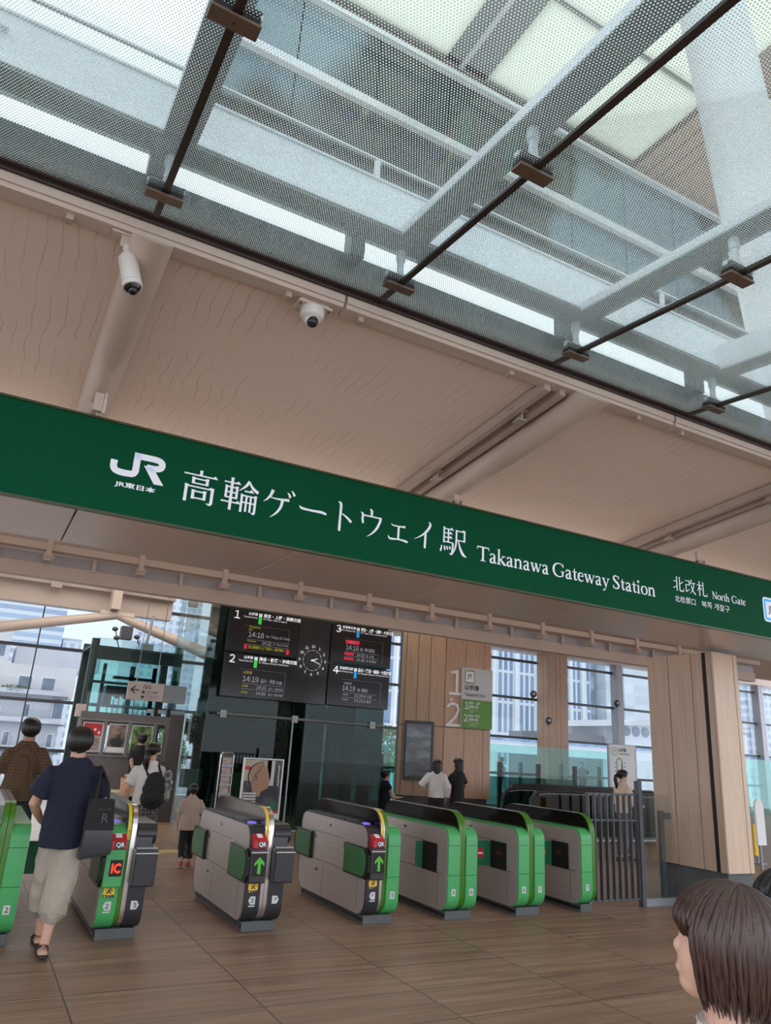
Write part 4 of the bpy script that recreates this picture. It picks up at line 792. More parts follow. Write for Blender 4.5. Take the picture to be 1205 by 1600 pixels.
# poster wall
mat('kiosk_wall', (0.16, 0.145, 0.14), .45, var=.1); mat('kiosk_frame', (0.22, 0.2, 0.19), .4)
K = thing('poster_wall', 'dark grey wall with framed poster bays below the lift tower', 'wall panel', (3.1, 18.2, 0))
kid(MB().box(2.15, 4.1, 18.05, 18.25, 0, 1.20).box(2.15, 4.1, 18.05, 18.25, 1.96, 2.12), 'panel', 'kiosk_wall', K)
kid(MB().box(2.15, 4.1, 18.03, 18.06, 1.18, 1.22).box(2.15, 4.1, 18.03, 18.06, 1.93, 1.97), 'ledge', 'kiosk_frame', K)
for x in (2.17, 2.72, 3.24, 3.82): kid(MB().box(x - .03, x + .03, 18.04, 18.2, 1.2, 1.95), 'mullion', 'kiosk_frame', K)
mix_mat('poster_dark', (0.03, 0.025, 0.025), (0.42, 0.30, 0.24), 3.0, (1, 1, 1), .4, .45, .65); mix_mat('poster_leaf', (0.03, 0.10, 0.02), (0.25, 0.32, 0.10), 7.0, (1, 1, 1), .4); mix_mat('poster_pink', (0.55, 0.42, 0.36), (0.35, 0.28, 0.26), 9, (1, 1, 6), .4)
def poster(x0, x1, z0, z1, y, m_, label, extra=None, grp='posters on the wall below the lift tower'):
    t = thing('poster', label, 'poster', ((x0 + x1) / 2, y, z0), group=grp); kid(MB().box(x0, x1, y, y + .02, z0, z1), 'frame', 'print_grey', t); kid(MB().box(x0 + .02, x1 - .02, y - .004, y, z0 + .02, z1 - .02), 'sheet', m_, t)
    if extra: L = TB((x0, y - .004, z0), lift=.002); extra(L, x1 - x0, z1 - z0); ch(L.build('print', ['no_entry_red', 'print_white', 'print_black', 'sticker_yellow']), t)
def e1(L, w, h):
    L.rect(.02, w - .02, h * .55, h - .02, 0); [L.rect(.06 + .09 * k, .11 + .09 * k, h * (.72 - .1 * (k % 2)), h * (.80 - .1 * (k % 2)), 1, .001) for k in range(4)]; [L.rect(.05, w - .06, h * (.12 + .1 * k), h * (.14 + .1 * k), 2) for k in range(4)]
poster(2.23, 2.66, 1.26, 1.89, 18.02, 'poster_pink', 'red and white notice poster on the wall below the lift tower', e1)
poster(2.78, 3.19, 1.26, 1.89, 18.02, 'poster_dark', 'dark photographic poster in the middle of the poster wall', lambda L, w, h: L.rect(.02, w - .02, .02, h * .2, 1))
poster(3.29, 3.76, 1.26, 1.89, 18.02, 'poster_leaf', 'leafy green poster behind the person in black')
# wicker basket display on a low table
mat('wicker', (0.60, 0.33, 0.17), .6, var=.25, scale=1, stretch=(3, 3, 60)); mat('cloth_beige', (0.5, 0.42, 0.33), .8, var=.2)
B = thing('wicker_basket', 'round light wicker basket with a cloth, beside the girl with the backpack', 'basket', (2.62, 13.4, 0.75))
smooth_by_angle(kid(MB().lathe([(.20, 0), (.215, .02), (.225, .20), (.235, .215), (.215, .215), (.20, .05)], (2.62, 13.4, .78), 28), 'body', 'wicker', B), 50)
cl_ = MB(); rn = random.Random(5)
for k in range(9): cl_.ell((2.62 + rn.uniform(-.12, .12), 13.4 + rn.uniform(-.12, .12), 1.00 + rn.uniform(0, .03)), (.07, .05, .03), seg=10, rings=6)
kid(cl_, 'cloth', 'cloth_beige', B, smooth=True)
Tt = thing('display_table', 'low table under the wicker basket', 'table', (2.6, 13.4, 0)); kid(MB().box(2.2, 3.0, 13.1, 13.8, .73, .78), 'top', 'cloth_beige', Tt)
for dx in (2.25, 2.95):
    for dy in (13.15, 13.75): kid(MB().box(dx - .02, dx + .02, dy - .02, dy + .02, 0, .73), 'leg', 'steel_grey', Tt)
# sliding-door frame post
mat('brown_steel', (0.075, 0.06, 0.053), .4, var=.08)
D = thing('door_frame_post', 'brown steel frame post with a pale edge, behind the girl with the backpack', 'frame post', (4.0, 16.5, 0))
kid(MB().box(3.76, 4.04, 16.45, 16.9, 0, 2.14), 'post', 'brown_steel', D, bevel=.004); kid(MB().box(4.045, 4.08, 16.43, 16.9, 0, 2.14), 'edge', 'steel_bright', D)
kid(MB().box(3.3, 4.08, 16.6, 16.7, 2.14, 2.22), 'header', 'steel_grey', D)
for x in (3.45, 3.72): kid(MB().box(x - .03, x + .03, 16.5, 16.6, 2.08, 2.24), 'clip', 'joint_black', D)
# hanging direction sign
S = thing('direction_sign', 'pinkish hanging sign with a left arrow to the toilets', 'sign', (2.3, 12, 2.2))
mat('steel_dim', (0.16, 0.18, 0.18), .3)
mat('sign_pink', (0.54, 0.43, 0.39), .5, var=.02)
kid(MB().box(2.03, 2.58, 12.0, 12.06, 2.195, 2.465), 'panel', 'sign_pink', S, bevel=.003)
L = TB((2.03, 12.0, 2.195), lift=.003); L.stroke([(.05, .15, .018), (.17, .15, .018)], 2, smooth=False); L.stroke([(.11, .205, .018), (.05, .15, .018), (.11, .095, .018)], 2, smooth=False)
for k, x in enumerate((.235, .275)): L.disc(x, .232, .009, k == 0 and 0 or 2, seg=10); L.rect(x - .009, x + .009, .175, .218, 0 if k == 0 else 2)
L.disc(.322, .232, .008, 2, seg=10); L.stroke([(.318, .222, .009), (.32, .20, .009), (.335, .20, .009), (.342, .18, .009)], 2, smooth=False); L.stroke([(.312, .21, .005), (.308, .19, .005), (.325, .178, .005), (.34, .19, .005)], 2)
L.rect(.215, .255, .105, .145, 2); L.rect(.215, .255, .03, .07, 2); L.text('ベビー休憩室', .27, .115, h=.03, mi=2, bold=.02, maxw=.2); L.text('Nursing room', .27, .085, h=.018, mi=2); L.text('コインロッカー', .27, .045, h=.03, mi=2, bold=.02, maxw=.2); L.text('Coin lockers', .27, .02, h=.016, mi=2)
ch(L.build('lettering', ['no_entry_red', 'print_white', 'print_black']), S)
for x in (2.15, 2.45): kid(MB().tube([(x, 12.03, 2.46), (x, 12.03, 7.0)], .006, 6), 'hanger_wire', 'steel_grey', S)
kid(MB().box(2.585, 2.93, 12.0, 12.05, 2.185, 2.455), 'side_panel', 'steel_dim', S, label='grey blank panel')
# ------------------------------------------------------------------ poster stand and brochure rack
mix_mat('poster_head', (0.02, 0.02, 0.035), (0.10, 0.09, 0.12), 3, (1, 1, 1), .35)
t = thing('poster_stand', 'white framed poster stand with a bald head in profile, in front of the glass enclosure', 'poster stand', (4.75, 13.0, 0))
px0, px1, pz0, pz1 = 4.36, 5.06, .42, 1.40
kid(MB().box(px0, px1, 13.0, 13.03, pz0, pz1), 'sheet', 'poster_head', t)
f = MB().box(px0 - .02, px0 + .005, 12.98, 13.04, .02, pz1 + .02).box(px1 - .005, px1 + .02, 12.98, 13.04, .02, pz1 + .02).box(px0, px1, 12.98, 13.04, pz1, pz1 + .02).box(px0, px1, 12.98, 13.04, pz0 - .02, pz0); kid(f, 'frame', 'print_white', t)
for x in (px0, px1): kid(MB().box(x - .02, x + .02, 12.8, 13.25, 0, .02), 'foot', 'steel_grey', t)
mat('skin_print', (0.42, 0.25, 0.16), .5, var=.15, scale=8); mat('print_beige', (0.55, 0.48, 0.36), .5, var=.2)
L = TB((px0, 13.0, pz0), lift=.002); L.rect(.01, .5, .62, .97, 2); L.rect(.42, .56, .55, .97, 1)
L.poly([(.14, .62), (.12, .75), (.16, .86), (.25, .92), (.36, .91), (.43, .84), (.46, .74), (.475, .68), (.50, .63), (.475, .61), (.48, .57), (.465, .55), (.46, .50), (.40, .48), (.34, .44), (.32, .36), (.20, .40), (.17, .52)], 0, .001)
L.stroke([(.12, .55, .02), (.09, .70, .03), (.13, .84, .03), (.25, .92, .02), (.36, .93, .015)], 3, e=.002); L.stroke([(.20, .70, .012), (.28, .80, .012), (.34, .90, .012)], 3, e=.002); L.stroke([(.23, .62, .01), (.25, .68, .012), (.21, .70, .01), (.20, .62, .01)], 3, e=.002)
L.rect(.01, .12, .80, .86, 4, .002); L.rect(.02, .69, .105, .14, 4, .001); L.rect(.005, .695, .01, .10, 5, .001)
for k in range(4): L.rect(.02, .26, .40 - .045 * k, .43 - .045 * k, 1, .002)
L.rect(.02, .40, .20, .235, 1, .002); L.rect(.52, .64, .14, .30, 6, .001); L.rect(.635, .655, .55, .90, 1, .002)
ch(L.build('print', ['skin_print', 'print_grey', 'print_beige', 'gate_dark', 'no_entry_red', 'print_white', 'flap_green']), t)
t = thing('brochure_rack', 'slim steel brochure rack holding a column of leaflets, beside the poster stand', 'brochure rack', (4.05, 13.1, 0))
kid(MB().tube([(3.95, 13.1, 0), (3.95, 13.1, 1.44), (3.98, 13.1, 1.48), (4.15, 13.1, 1.48), (4.18, 13.1, 1.44), (4.18, 13.1, 0)], .012, 8), 'frame', 'steel_bright', t)
kid(MB().box(3.96, 4.17, 13.1, 13.12, .25, 1.44), 'back', 'gate_dark', t); kid(MB().box(3.85, 4.28, 12.95, 13.3, 0, .02), 'foot', 'steel_grey', t)
for k in range(7):
    z = 1.26 - .155 * k; b = MB().box(3.98, 4.14, 13.06, 13.08, z, z + .14).build('leaflet', 'poster_pink'); tag(b, 'pale leaflet in the slim brochure rack', 'leaflet', 'leaflets in the brochure rack')
    kid(MB().box(3.965, 4.165, 13.04, 13.05, z - .01, z + .03), 'pocket', 'steel_grey', t)
# ================================================================== TICKET GATES
GF = 7.27; GL = 1.80                              # front plane and length of a gate
def prof(y0, y1, z0, z1, rf=.12, rb=.12, rtf=.13, rtb=.13, inset=0, n=7):
    """side outline of a gate in (y, z) with rounded corners"""
    P = []
    for cy, cz, r, a0 in ((y0, z0, rf, 180), (y1, z0, rb, 270), (y1, z1, rtb, 0), (y0, z1, rtf, 90)):
        sy = 1 if cy == y0 else -1; sz = 1 if cz == z0 else -1
        ox, oz = cy + sy * r, cz + sz * r
        for k in range(n):
            a = math.radians(a0 + 90 * k / (n - 1)); P.append((ox + r * math.cos(a), oz + r * math.sin(a)))
    return P
def clip_y(P, y, keep_low):
    out = []
    for p, q in zip(P, P[1:] + P[:1]):
        a_in = (p[0] <= y) == keep_low; b_in = (q[0] <= y) == keep_low
        if a_in: out.append(p)
        if a_in != b_in: t_ = (y - p[0]) / (q[0] - p[0]); out.append((y, p[1] + (q[1] - p[1]) * t_))
    return out
mat('fin_edge', (0.20, 0.17, 0.155), .25, metal=.5)
def gkid(mb, name, m, p, ang=None, **k):
    o = mb.build(name, m, p, **k)
    if ang: smooth_by_angle(o, ang)
    return o
def no_entry(L, u, v, r):
    L.disc(u, v, r, 0, seg=24); L.rect(u - r * .62, u + r * .62, v - r * .15, v + r * .15, 1, .001)
def gate(cx, left, right, lnum, rnum, label, fin=('gate_lime', 'gate_lime'), flapL=None, flapR=None, half=False):
    t = thing('ticket_gate', label, 'ticket gate', (cx, GF, 0), group='automatic ticket gates in a row')
    b0, b1 = (-.165, .165) if not half else (-.085, .085)
    gkid(MB().box(b0, b1, .075, 1.70, 0, .085), 'plinth', 'slate', t, bevel=.004)
    gkid(MB().box(b0 - .012, b0, .09, 1.68, .03, .06), 'plinth_strip', 'gate_dark', t)
    if half: L0, L1, F0, F1, R0, R1 = -.125, .04, .04, .115, None, None
    else: L0, L1, F0, F1, R0, R1 = -.19, -.04, -.04, .045, .045, .19
    # fin between the halves, with smoked panel sides
    P = prof(.02, GL - .02, .085, 1.085, .16, .16, .20, .24)
    mid = (F0 + F1) / 2; e = .002
    for a, b, m_ in ((F0, mid - e, fin[0]), (mid + e, F1, fin[1])):
        front = clip_y(P, .30, True); rear = clip_y(P, .30, False)
        gkid(MB().prism(front, 'x', a, b), 'centre_fin', m_, t, ang=30)
        gkid(MB().prism(rear, 'x', a, b), 'centre_fin', 'fin_edge', t, ang=30)
    Pi = prof(.045, GL - .03, .88, 1.080, .02, .02, .185, .20)
    smoke = 'smoke_panel' if not (fin == ('steel_bright', 'steel_bright')) else 'steel_dark'
    for a, b in ((F0 - .003, F0), (F1, F1 + .003)): gkid(MB().prism(Pi, 'x', a, b), 'side_screen', smoke, t, ang=30)
    if fin[0] == 'steel_bright' or 'head' in left:   # warning strip on the fin front
        y = .0; L = TB((0, 0, 0), U=(1, 0, 0), V=(0, 0, 1)); s = MB()
        pts = [q for q in P if q[0] < .45 and q[1] > .78]; pts.sort(key=lambda q: -q[1]); pts = [(.30, 1.085), (.22, 1.085)] + [q for q in pts if q[0] < .22 and q[1] < 1.085]
        pts += [(.02, .80)]
        for (ya, za), (yb, zb_) in zip(pts[1:], pts[2:]): s.add([(F0 + .006, ya - .002, za + .002), (F0 + .033, ya - .002, za + .002), (F0 + .033, yb - .002, zb_ + .001), (F0 + .006, yb - .002, zb_ + .001)], [(0, 1, 2, 3)])
        gkid(s, 'warning_strip', 'sticker_yellow', t)
        L = TB((F0 + .012, .016, .815), lift=.003); L.text('手', 0, 0, h=.016, mi=0); L.text('注', 0, .025, h=.016, mi=0); L.text('意', 0, .05, h=.016, mi=0); gkid(L.mb, 'strip_print', 'print_black', t)
    for side, (a, b), kind, num in (('L', (L0, L1), left, lnum), ('R', (R0, R1) if not half else (0, 0), right, rnum)):
        if side == 'R' and half: continue
        s = -1 if side == 'L' else 1; outer = a if side == 'L' else b; inner = b if side == 'L' else a
        col = 'gate_green' if 'green' in kind else 'gate_black'
        B = prof(0, GL, .085, .925, .15, .15, .13, .13)
        gkid(MB().prism(B, 'x', a, b), 'body_shell', col, t, ang=30)
        for z in (.445, .742): gkid(MB().box(a - .0005, b + .0005, -.0012, .0, z - .002, z + .002), 'joint', 'gate_dark', t)
        # stainless side cladding
        S = prof(.02 if 'green' in kind else .03, GL - .03, .087, .905 if 'green' in kind else .92, .15, .15, .12, .12)
        xo = (outer, outer + s * .004)
        gkid(MB().prism(S, 'x', min(xo), max(xo)), 'side_cladding', 'steel_brushed', t, ang=30)
        xs_ = outer + s * .0045; ln = MB()
        def hl(y0, y1, z, w=.0022): ln.add([(xs_, y0, z - w), (xs_, y1, z - w), (xs_, y1, z + w), (xs_, y0, z + w)], [(0, 1, 2, 3)])
        def vl(y, z0, z1, w=.0022): ln.add([(xs_, y - w, z0), (xs_, y + w, z0), (xs_, y + w, z1), (xs_, y - w, z1)], [(0, 1, 2, 3)])
        hl(.1, 1.72, .445); hl(.45, 1.5, .742); vl(1.08, .10, .445); vl(.2, .12, .445)
        for y, z in ((.95, .84), (1.25, .34)): ln.add([(xs_, y - .03, z - .012), (xs_, y + .03, z - .012), (xs_, y + .03, z + .012), (xs_, y - .03, z + .012)], [(0, 1, 2, 3)])
        for y, z in ((1.34, .68), (.56, .68)): ln.add([(xs_, y - .014, z - .02), (xs_, y + .014, z - .02), (xs_, y + .014, z + .02), (xs_, y - .014, z + .02)], [(0, 1, 2, 3)])
        gkid(ln, 'panel_joints', 'gate_dark', t)
        if 'head' in kind and side == 'L':
            c2 = 'gate_green' if 'green' in kind else 'gate_black'
            # door housings standing off the side, green hexagonal faces
            for y0_, y1_, front in ((-.02, .50, True), (1.40, 1.86, False)):
                z0_, z1_ = .44, .72
                if front: poly = [(y0_ - .06, z0_ + .06), (y0_, z0_ - .01), (y1_, z0_ - .01), (y1_, z1_ + .01), (y0_, z1_ + .01), (y0_ - .06, z1_ - .06)]
                else: poly = [(y0_, z0_ - .01), (y1_, z0_ - .01), (y1_ + .05, z0_ + .06), (y1_ + .05, z1_ - .06), (y1_, z1_ + .01), (y0_, z1_ + .01)]
                gkid(MB().prism(poly, 'x', outer - .035, outer - .004), 'door_housing', 'gate_dark', t, bevel=.006)
                p2 = [((q[0] - (y0_ + y1_) / 2) * .86 + (y0_ + y1_) / 2 + (.015 if front else -.015), (q[1] - .58) * .86 + .58) for q in poly]
                gkid(MB().prism(p2, 'x', outer - .043, outer - .034), 'door_face', 'door_green', t, bevel=.004)
            gkid(MB().box(outer - .008, outer - .003, .515, .55, .445, .74), 'door_jamb', 'steel_bright', t)
            # head block with the direction display
            gkid(MB().box(a - .012, F0 + (.0 if c2 == 'gate_black' else .0), -.10, .05, .435, .735), 'head_block', c2, t, bevel=.014)
            if c2 == 'gate_black':
                gkid(MB().box(a + .01, b - .012, -.104, -.10, .50, .69), 'display_screen', 'gate_dark', t)
                L = TB((a + .01, -.104, .50), lift=.002); w_ = (b - a) - .02; L.poly([(w_ * .5, .165), (w_ * .88, .115), (w_ * .88, .085), (w_ * .62, .115), (w_ * .62, .02), (w_ * .38, .02), (w_ * .38, .115), (w_ * .12, .085), (w_ * .12, .115)]); gkid(L.mb, 'arrow', 'arrow_green', t, fix=False)
                gkid(MB().box(a - .014, b, -.102, -.099, .70, .708), 'trim_line', 'steel_bright', t)
            else:
                gkid(MB().box(a + .03, b - .015, -.104, -.10, .525, .655), 'display_screen', 'gate_dark', t)
                L = TB((a + .03, -.104, .525), lift=.002); w_ = (b - a) - .045; L.text('IC', w_ / 2, .025, h=.08, w=w_ * .75, bold=.04, align='c'); gkid(L.mb, 'ic_display', 'ic_red', t, fix=False)
            # ticket slot frame, red code reader, card reader
            gkid(MB().prism([(-.09, .735), (.10, .735), (.10, .865), (.045, .865), (-.09, .80)], 'x', a + .012, b + .002), 'code_reader', 'qr_red', t, bevel=.006)
            L = TB((a + .03, -.09, .742), lift=.002); L.text('QR', .062, .006, h=.045, align='c', bold=.03, mi=1); L.rect(.018, .106, -.002, .055, 0, -.0008); gkid(L.mb, 'code_lettering', ['gate_black', 'print_white'], t, fix=False)
            gkid(MB().add([(a + .055, -.045, .825), (a + .11, -.045, .825), (a + .11, .03, .861), (a + .055, .03, .861)], [(0, 1, 2, 3)]), 'code_window', 'print_white', t)
            gkid(MB().prism([(.10, .80), (.55, .90), (.62, .955), (.30, .955), (.10, .885)], 'x', a + .006, b + .002), 'reader_console', 'gate_black' if c2 == 'gate_black' else 'steel_grey', t, bevel=.004)
            gkid(MB().prism([(.62, .90), (1.70, .90), (1.66, .94), (.62, .955)], 'x', a + .006, b + .002), 'top_cover', 'gate_black', t, bevel=.004)
            tk = TB((a + .02, .10, .886), U=(1, 0, 0), V=Vector((0, .2, .07)).normalized(), lift=.003); w_ = b - a - .03
            tk.rect(0, w_, 0, .05, 0); tk.rect(.012, w_ - .012, .012, .038, 1, .001); tk.rect(.0, w_, .05, .055, 1); gkid(tk.mb, 'ticket_slot', ['sticker_yellow', 'gate_dark'], t, fix=False)
            rd = TB((a + .02, .17, .9105), U=(1, 0, 0), V=Vector((0, .2, .07)).normalized(), lift=.003); rd.poly([(.055 + .05 * math.cos(q * PI / 8), .06 + .035 * math.sin(q * PI / 8)) for q in range(16)]); gkid(rd.mb, 'card_reader', 'reader_violet', t, fix=False)
        if 'box' in kind and side == 'R':
            gkid(MB().box(F1 - (.0), b + .05, -.10, .42, .435, .735), 'head_block', 'gate_black', t, bevel=.014)
            gkid(MB().box(F1, b + .052, -.102, -.099, .70, .708), 'trim_line', 'steel_bright', t)
            smooth_by_angle(gkid(MB().prism([(.02 + .11 * (1 - math.cos(q * PI / 12)), .84 + .105 * math.sin(q * PI / 12)) if False else (.13 + .13 * math.cos(PI * .5 + q * PI / 12), .845 + .095 * math.sin(PI * .5 + q * PI / 12)) for q in range(13)] + [(.55, .75), (.55, .94)], 'x', b - .135, b + .035), 'drum_cover', 'gate_black', t), 30)
            gkid(MB().box(a + .01, b + .045, -.06, .40, .735, .748), 'shelf', 'steel_grey', t)
        # number plate and sticker on the front
        w_ = b - a
        L = TB((a, 0, 0), lift=.003)
        if num:
            cxn = w_ * .5
            if kind == 'green': L.rrect(cxn - .026, cxn + .026, .245, .312, .005, 0)
            else: L.poly([(cxn - .034, .245), (cxn + .016, .245), (cxn + .036, .279), (cxn + .016, .313), (cxn - .034, .313)] if side == 'R' else [(cxn + .032, .245), (cxn + .032, .313), (cxn - .016, .313), (cxn - .036, .279), (cxn - .016, .245)], 0)
            L.text(num, cxn, .259, h=.040, align='c', bold=.02, mi=1, e=.001) if False else L.text(num, cxn, .259, h=.040, align='c', bold=.02, mi=1)
            if 'head' in kind and side == 'L': L.rect(cxn - .03, cxn + .03, .226, .236, 0)
        if 'head' in kind and side == 'L':
            L.rect(w_ * .18, w_ * .80, .345, .428, 2, .0005); L.rect(w_ * .18, w_ * .80, .345, .365, 1, .001); L.disc(w_ * .55, .413, .008, 1, .001, 10)
            L.stroke([(w_ * .52, .402, .012), (w_ * .46, .388, .012), (w_ * .36, .376, .008)], 1, e=.001); L.stroke([(w_ * .46, .388, .008), (w_ * .60, .382, .007), (w_ * .62, .370, .006)], 1, e=.001); L.stroke([(w_ * .52, .402, .006), (w_ * .66, .398, .006), (w_ * .70, .41, .005)], 1, e=.001); L.stroke([(w_ * .50, .402, .006), (w_ * .36, .402, .005)], 1, e=.001)
            L.poly([(w_ * .21, .348), (w_ * .35, .348), (w_ * .28, .362)], 2, .0015); L.text('駆け込み', w_ * .40, .354, h=.009, mi=0); L.text('注意', w_ * .40, .346, h=.006, mi=0)
        gkid(L.mb, 'front_markings', ['print_grey', 'print_black', 'sticker_yellow'], t, fix=False)
    # swing flaps with the no-entry disc
    for fl, sx in ((flapL, -1), (flapR, 1)):
        if not fl: continue
        ln_, wid, sign = fl
        xo = (L0 if sx < 0 else R1) + sx * .005
        gkid(MB().box(min(xo, xo + sx * .004), max(xo, xo + sx * .004), .22, .53, .44, .735), 'flap_recess', 'gate_dark', t)
        f = gkid(MB().box(min(xo, xo + sx * wid), max(xo, xo + sx * wid), .545, .572, .455, .725), 'flap', 'flap_green', t, bevel=.005)
        if sign:
            L = TB((xo if sx > 0 else xo - wid, .545, .455), lift=.002); no_entry(L, wid * .5 if sx < 0 else wid * .45, .135, .058); so = L.mb.build('no_entry_disc', ['no_entry_red', 'print_white'], f, fix=False)
mat('door_green', (0.03, 0.17, 0.055), .38, var=.06); mat('steel_dark', (0.20, 0.165, 0.15), .18, metal=.85, var=.1, scale=1, stretch=(1, 1, 30))
ST2 = ('steel_bright', 'steel_bright')
gate(.45, 'green', 'green', '1', '2', 'bright green ticket gate cut off by the left edge of the picture', flapR=(0, .22, False))
gate(1.465, 'green_head', 'black_box', '2', '3', 'green and black ticket gate with a lit red display beside the man in navy', fin=('gate_lime', 'steel_bright'))
gate(2.77, 'black_head', 'black_box', '3', '4', 'black and steel ticket gate numbered 3 and 4 in front of the child', fin=ST2)
gate(4.05, 'black_head', 'green', '4', '5', 'half black half green ticket gate with green arrow, numbered 4 and 5', fin=('steel_bright', 'gate_lime'), flapR=(0, .19, True))
gate(5.04, 'green', 'green', '5', '6', 'all green ticket gate numbered 5 and 6', flapL=(0, .07, False), flapR=(0, .20, True))
gate(6.0, 'green', 'green', '6', '7', 'all green ticket gate numbered 6 and 7', flapL=(0, .28, True), flapR=(0, .17, True))
gate(6.885, 'green', 'green', '7', None, 'narrow green end gate numbered 7 beside the railing', flapL=(0, .27, True), half=True)
# ------------------------------------------------------------------ railing and glass screen beside the gates
R = thing('railing', 'grey steel bar railing between the last ticket gate and the glass screen', 'railing', (7.45, 7.45, 0))
for z0, z1 in ((1.31, 1.335), (1.0, 1.02), (.08, .10)): kid(MB().box(7.02, 7.95, 7.44, 7.47, z0, z1), 'rail', 'mullion', R)
for k in range(9):
    x = 7.05 + .105 * k; kid(MB().box(x - .009, x + .009, 7.43, 7.48, .08, 1.33), 'bar', 'mullion', R)
kid(MB().box(7.90, 7.96, 7.40, 7.48, 0, 1.5), 'end_post', 'mullion', R, bevel=.004)
kid(MB().box(7.03, 7.05, 7.43, 7.48, 0, .1), 'foot', 'steel_grey', R)
Gs = thing('glass_screen', 'low frameless glass screen standing against the large timber column', 'glass screen', (8.3, 7.45, 0))
kid(MB().box(7.98, 8.54, 7.44, 7.455, .09, 1.335), 'pane', 'glass_clear', Gs); kid(MB().box(7.965, 8.70, 7.41, 7.48, 0, .09), 'kick_plate', 'steel_grey', Gs, bevel=.004)
kid(MB().box(8.395, 8.46, 7.50, 7.56, .09, 1.13), 'post', 'mullion', Gs, bevel=.003); kid(MB().box(8.45, 8.55, 7.46, 7.52, 1.03, 1.11), 'clamp', 'mullion', Gs, bevel=.003)
# ================================================================== BEYOND THE GATES AND OUTSIDE
struct(MB().box(-14, 2.1, 13.6, 23.9, 0.0, 0.006).build('floor_sheen', 'deck_tile'), 'floor area at the left behind the gates, paled for reflected light')  # pale sheet paints the brightness of light reflected off the floor
mat('tactile', (0.50, 0.37, 0.16), .6, var=.2, scale=40)
struct(MB().box(-6, 9.5, 12.25, 12.55, 0.0, 0.008).build('trim_13', 'tactile'), 'yellowish guide strip across the floor behind the gates')
# balustrades: teal glass in front of the windows and beside the escalators
def balustrade(x0, x1, y, z0, z1, step, gl, label, ph=1.5, pm='mullion'):
    t = thing('balustrade', label, 'balustrade', ((x0 + x1) / 2, y, 0)); n = max(1, round((x1 - x0) / step)); w = (x1 - x0) / n
    for k in range(n): kid(MB().box(x0 + k * w + .01, x0 + (k + 1) * w - .01, y, y + .015, z0, z1), 'pane', gl, t)
    for k in range(n + 1): kid(MB().box(x0 + k * w - .05, x0 + k * w + .05, y + .02, y + .12, 0, ph), 'post', pm, t)
    return t
balustrade(12.0, 23.4, 22.0, .05, 2.12, 1.9, 'glass_green', 'tall teal glass balustrade in front of the hall windows', 1.55)
balustrade(9.9, 12.6, 20.6, .05, 1.25, 1.35, 'glass_green', 'low teal glass balustrade left of the wide timber pillar', 1.3)
balustrade(26, 34, 20.5, .05, 2.2, 2.0, 'glass_green', 'teal glass balustrade right of the large timber column', 1.5)
balustrade(12.3, 16.6, 18.0, .05, 1.15, 1.45, 'glass_box', 'dark glass barrier beside the head of the escalators', 1.55)
mat('handrail_black', (0.010, 0.011, 0.012), .25)
glass('glass_dark', (0.28, 0.38, 0.37), 0.06)
def escal(y, x0, x1, label):
    t = thing('escalator', label, 'escalator', ((x0 + x1) / 2, y, 0), group='escalators going down behind the gates')
    for yy in (y, y + 1.0):
        kid(MB().prism([(x0 + .25, .1), (x0 + .05, .35), (x0 + .02, .65), (x0 + .12, .9), (x0 + .35, 1.0), (x1 - 1.2, 1.0), (x1, .35), (x1, .1)], 'y', yy, yy + .015), 'side_panel', 'glass_dark', t)
        kid(MB().tube([(x0 + .45, yy, .25), (x0 + .1, yy, .30), (x0 - .02, yy, .55), (x0 + .02, yy, .85), (x0 + .2, yy, 1.01), (x0 + .5, yy, 1.04), (x1 - 1.2, yy, 1.04), (x1, yy, .42)], .035, 8), 'handrail', 'handrail_black', t, smooth=True)
        kid(MB().tube([(x0 + .25, yy, .95), (x0 + .5, yy, .985), (x1 - 1.2, yy, .985)], .012, 6), 'rail_trim', 'steel_bright', t)
    kid(MB().box(x0 + .3, x1, y + .06, y + .94, 0, .04), 'landing_plate', 'steel_grey', t)
    m = MB()
    for k in range(5): m.box(x0 + 1.2 + .42 * k, x0 + 1.23 + .42 * k, y + .1, y + .9, .04, .05)
    kid(m, 'step_marking', 'sticker_yellow', t)
escal(13.4, 11.0, 16.2, 'front escalator with black handrails behind the green gates')
escal(14.9, 12.3, 17.6, 'rear escalator with black handrails behind the green gates')
t = thing('line_map_sign', 'white route sign with a green loop, behind the woman in the cream blouse', 'sign', (16.5, 16, 0))
kid(MB().box(16.03, 16.99, 16.0, 16.06, .30, 2.22), 'panel', 'print_white', t)
for x in (16.0, 17.02): kid(MB().box(x - .03, x + .03, 16.0, 16.06, 0, 2.22), 'post', 'steel_grey', t)
L = TB((16.03, 16.0, 0), lift=.004); L.rrect(.06, .26, 1.93, 2.14, .02, 2); L.rrect(.075, .245, 1.945, 2.125, .015, 1, .001); L.text('JY', .16, 1.99, h=.09, bold=.02, align='c', mi=0); L.text('山手線', .32, 2.03, h=.10, bold=.02, mi=0); L.text('Yamanote Line', .32, 1.95, h=.05, mi=0)
L.stroke([(.34 + .10 * math.cos(q * PI / 8), 1.45 + (.30 if math.sin(q * PI / 8) > 0 else -.30) + .10 * math.sin(q * PI / 8), .03) for q in range(17)] + [(.44, 1.75, .03)], 2, smooth=False)
for k in range(6): L.rect(.14, .21, 1.20 + .1 * k, 1.215 + .1 * k, 0); L.rect(.50, .58, 1.22 + .1 * k, 1.235 + .1 * k, 0)
for k in range(4): L.rect(.62, .90, .95 - .12 * k, .98 - .12 * k, 0)
ch(L.build('lettering', ['print_black', 'print_white', 'line_green']), t)
t = thing('notice_board', 'white rounded board on a post right of the large timber column', 'notice board', (13.4, 9.6, 0)); m = MB()
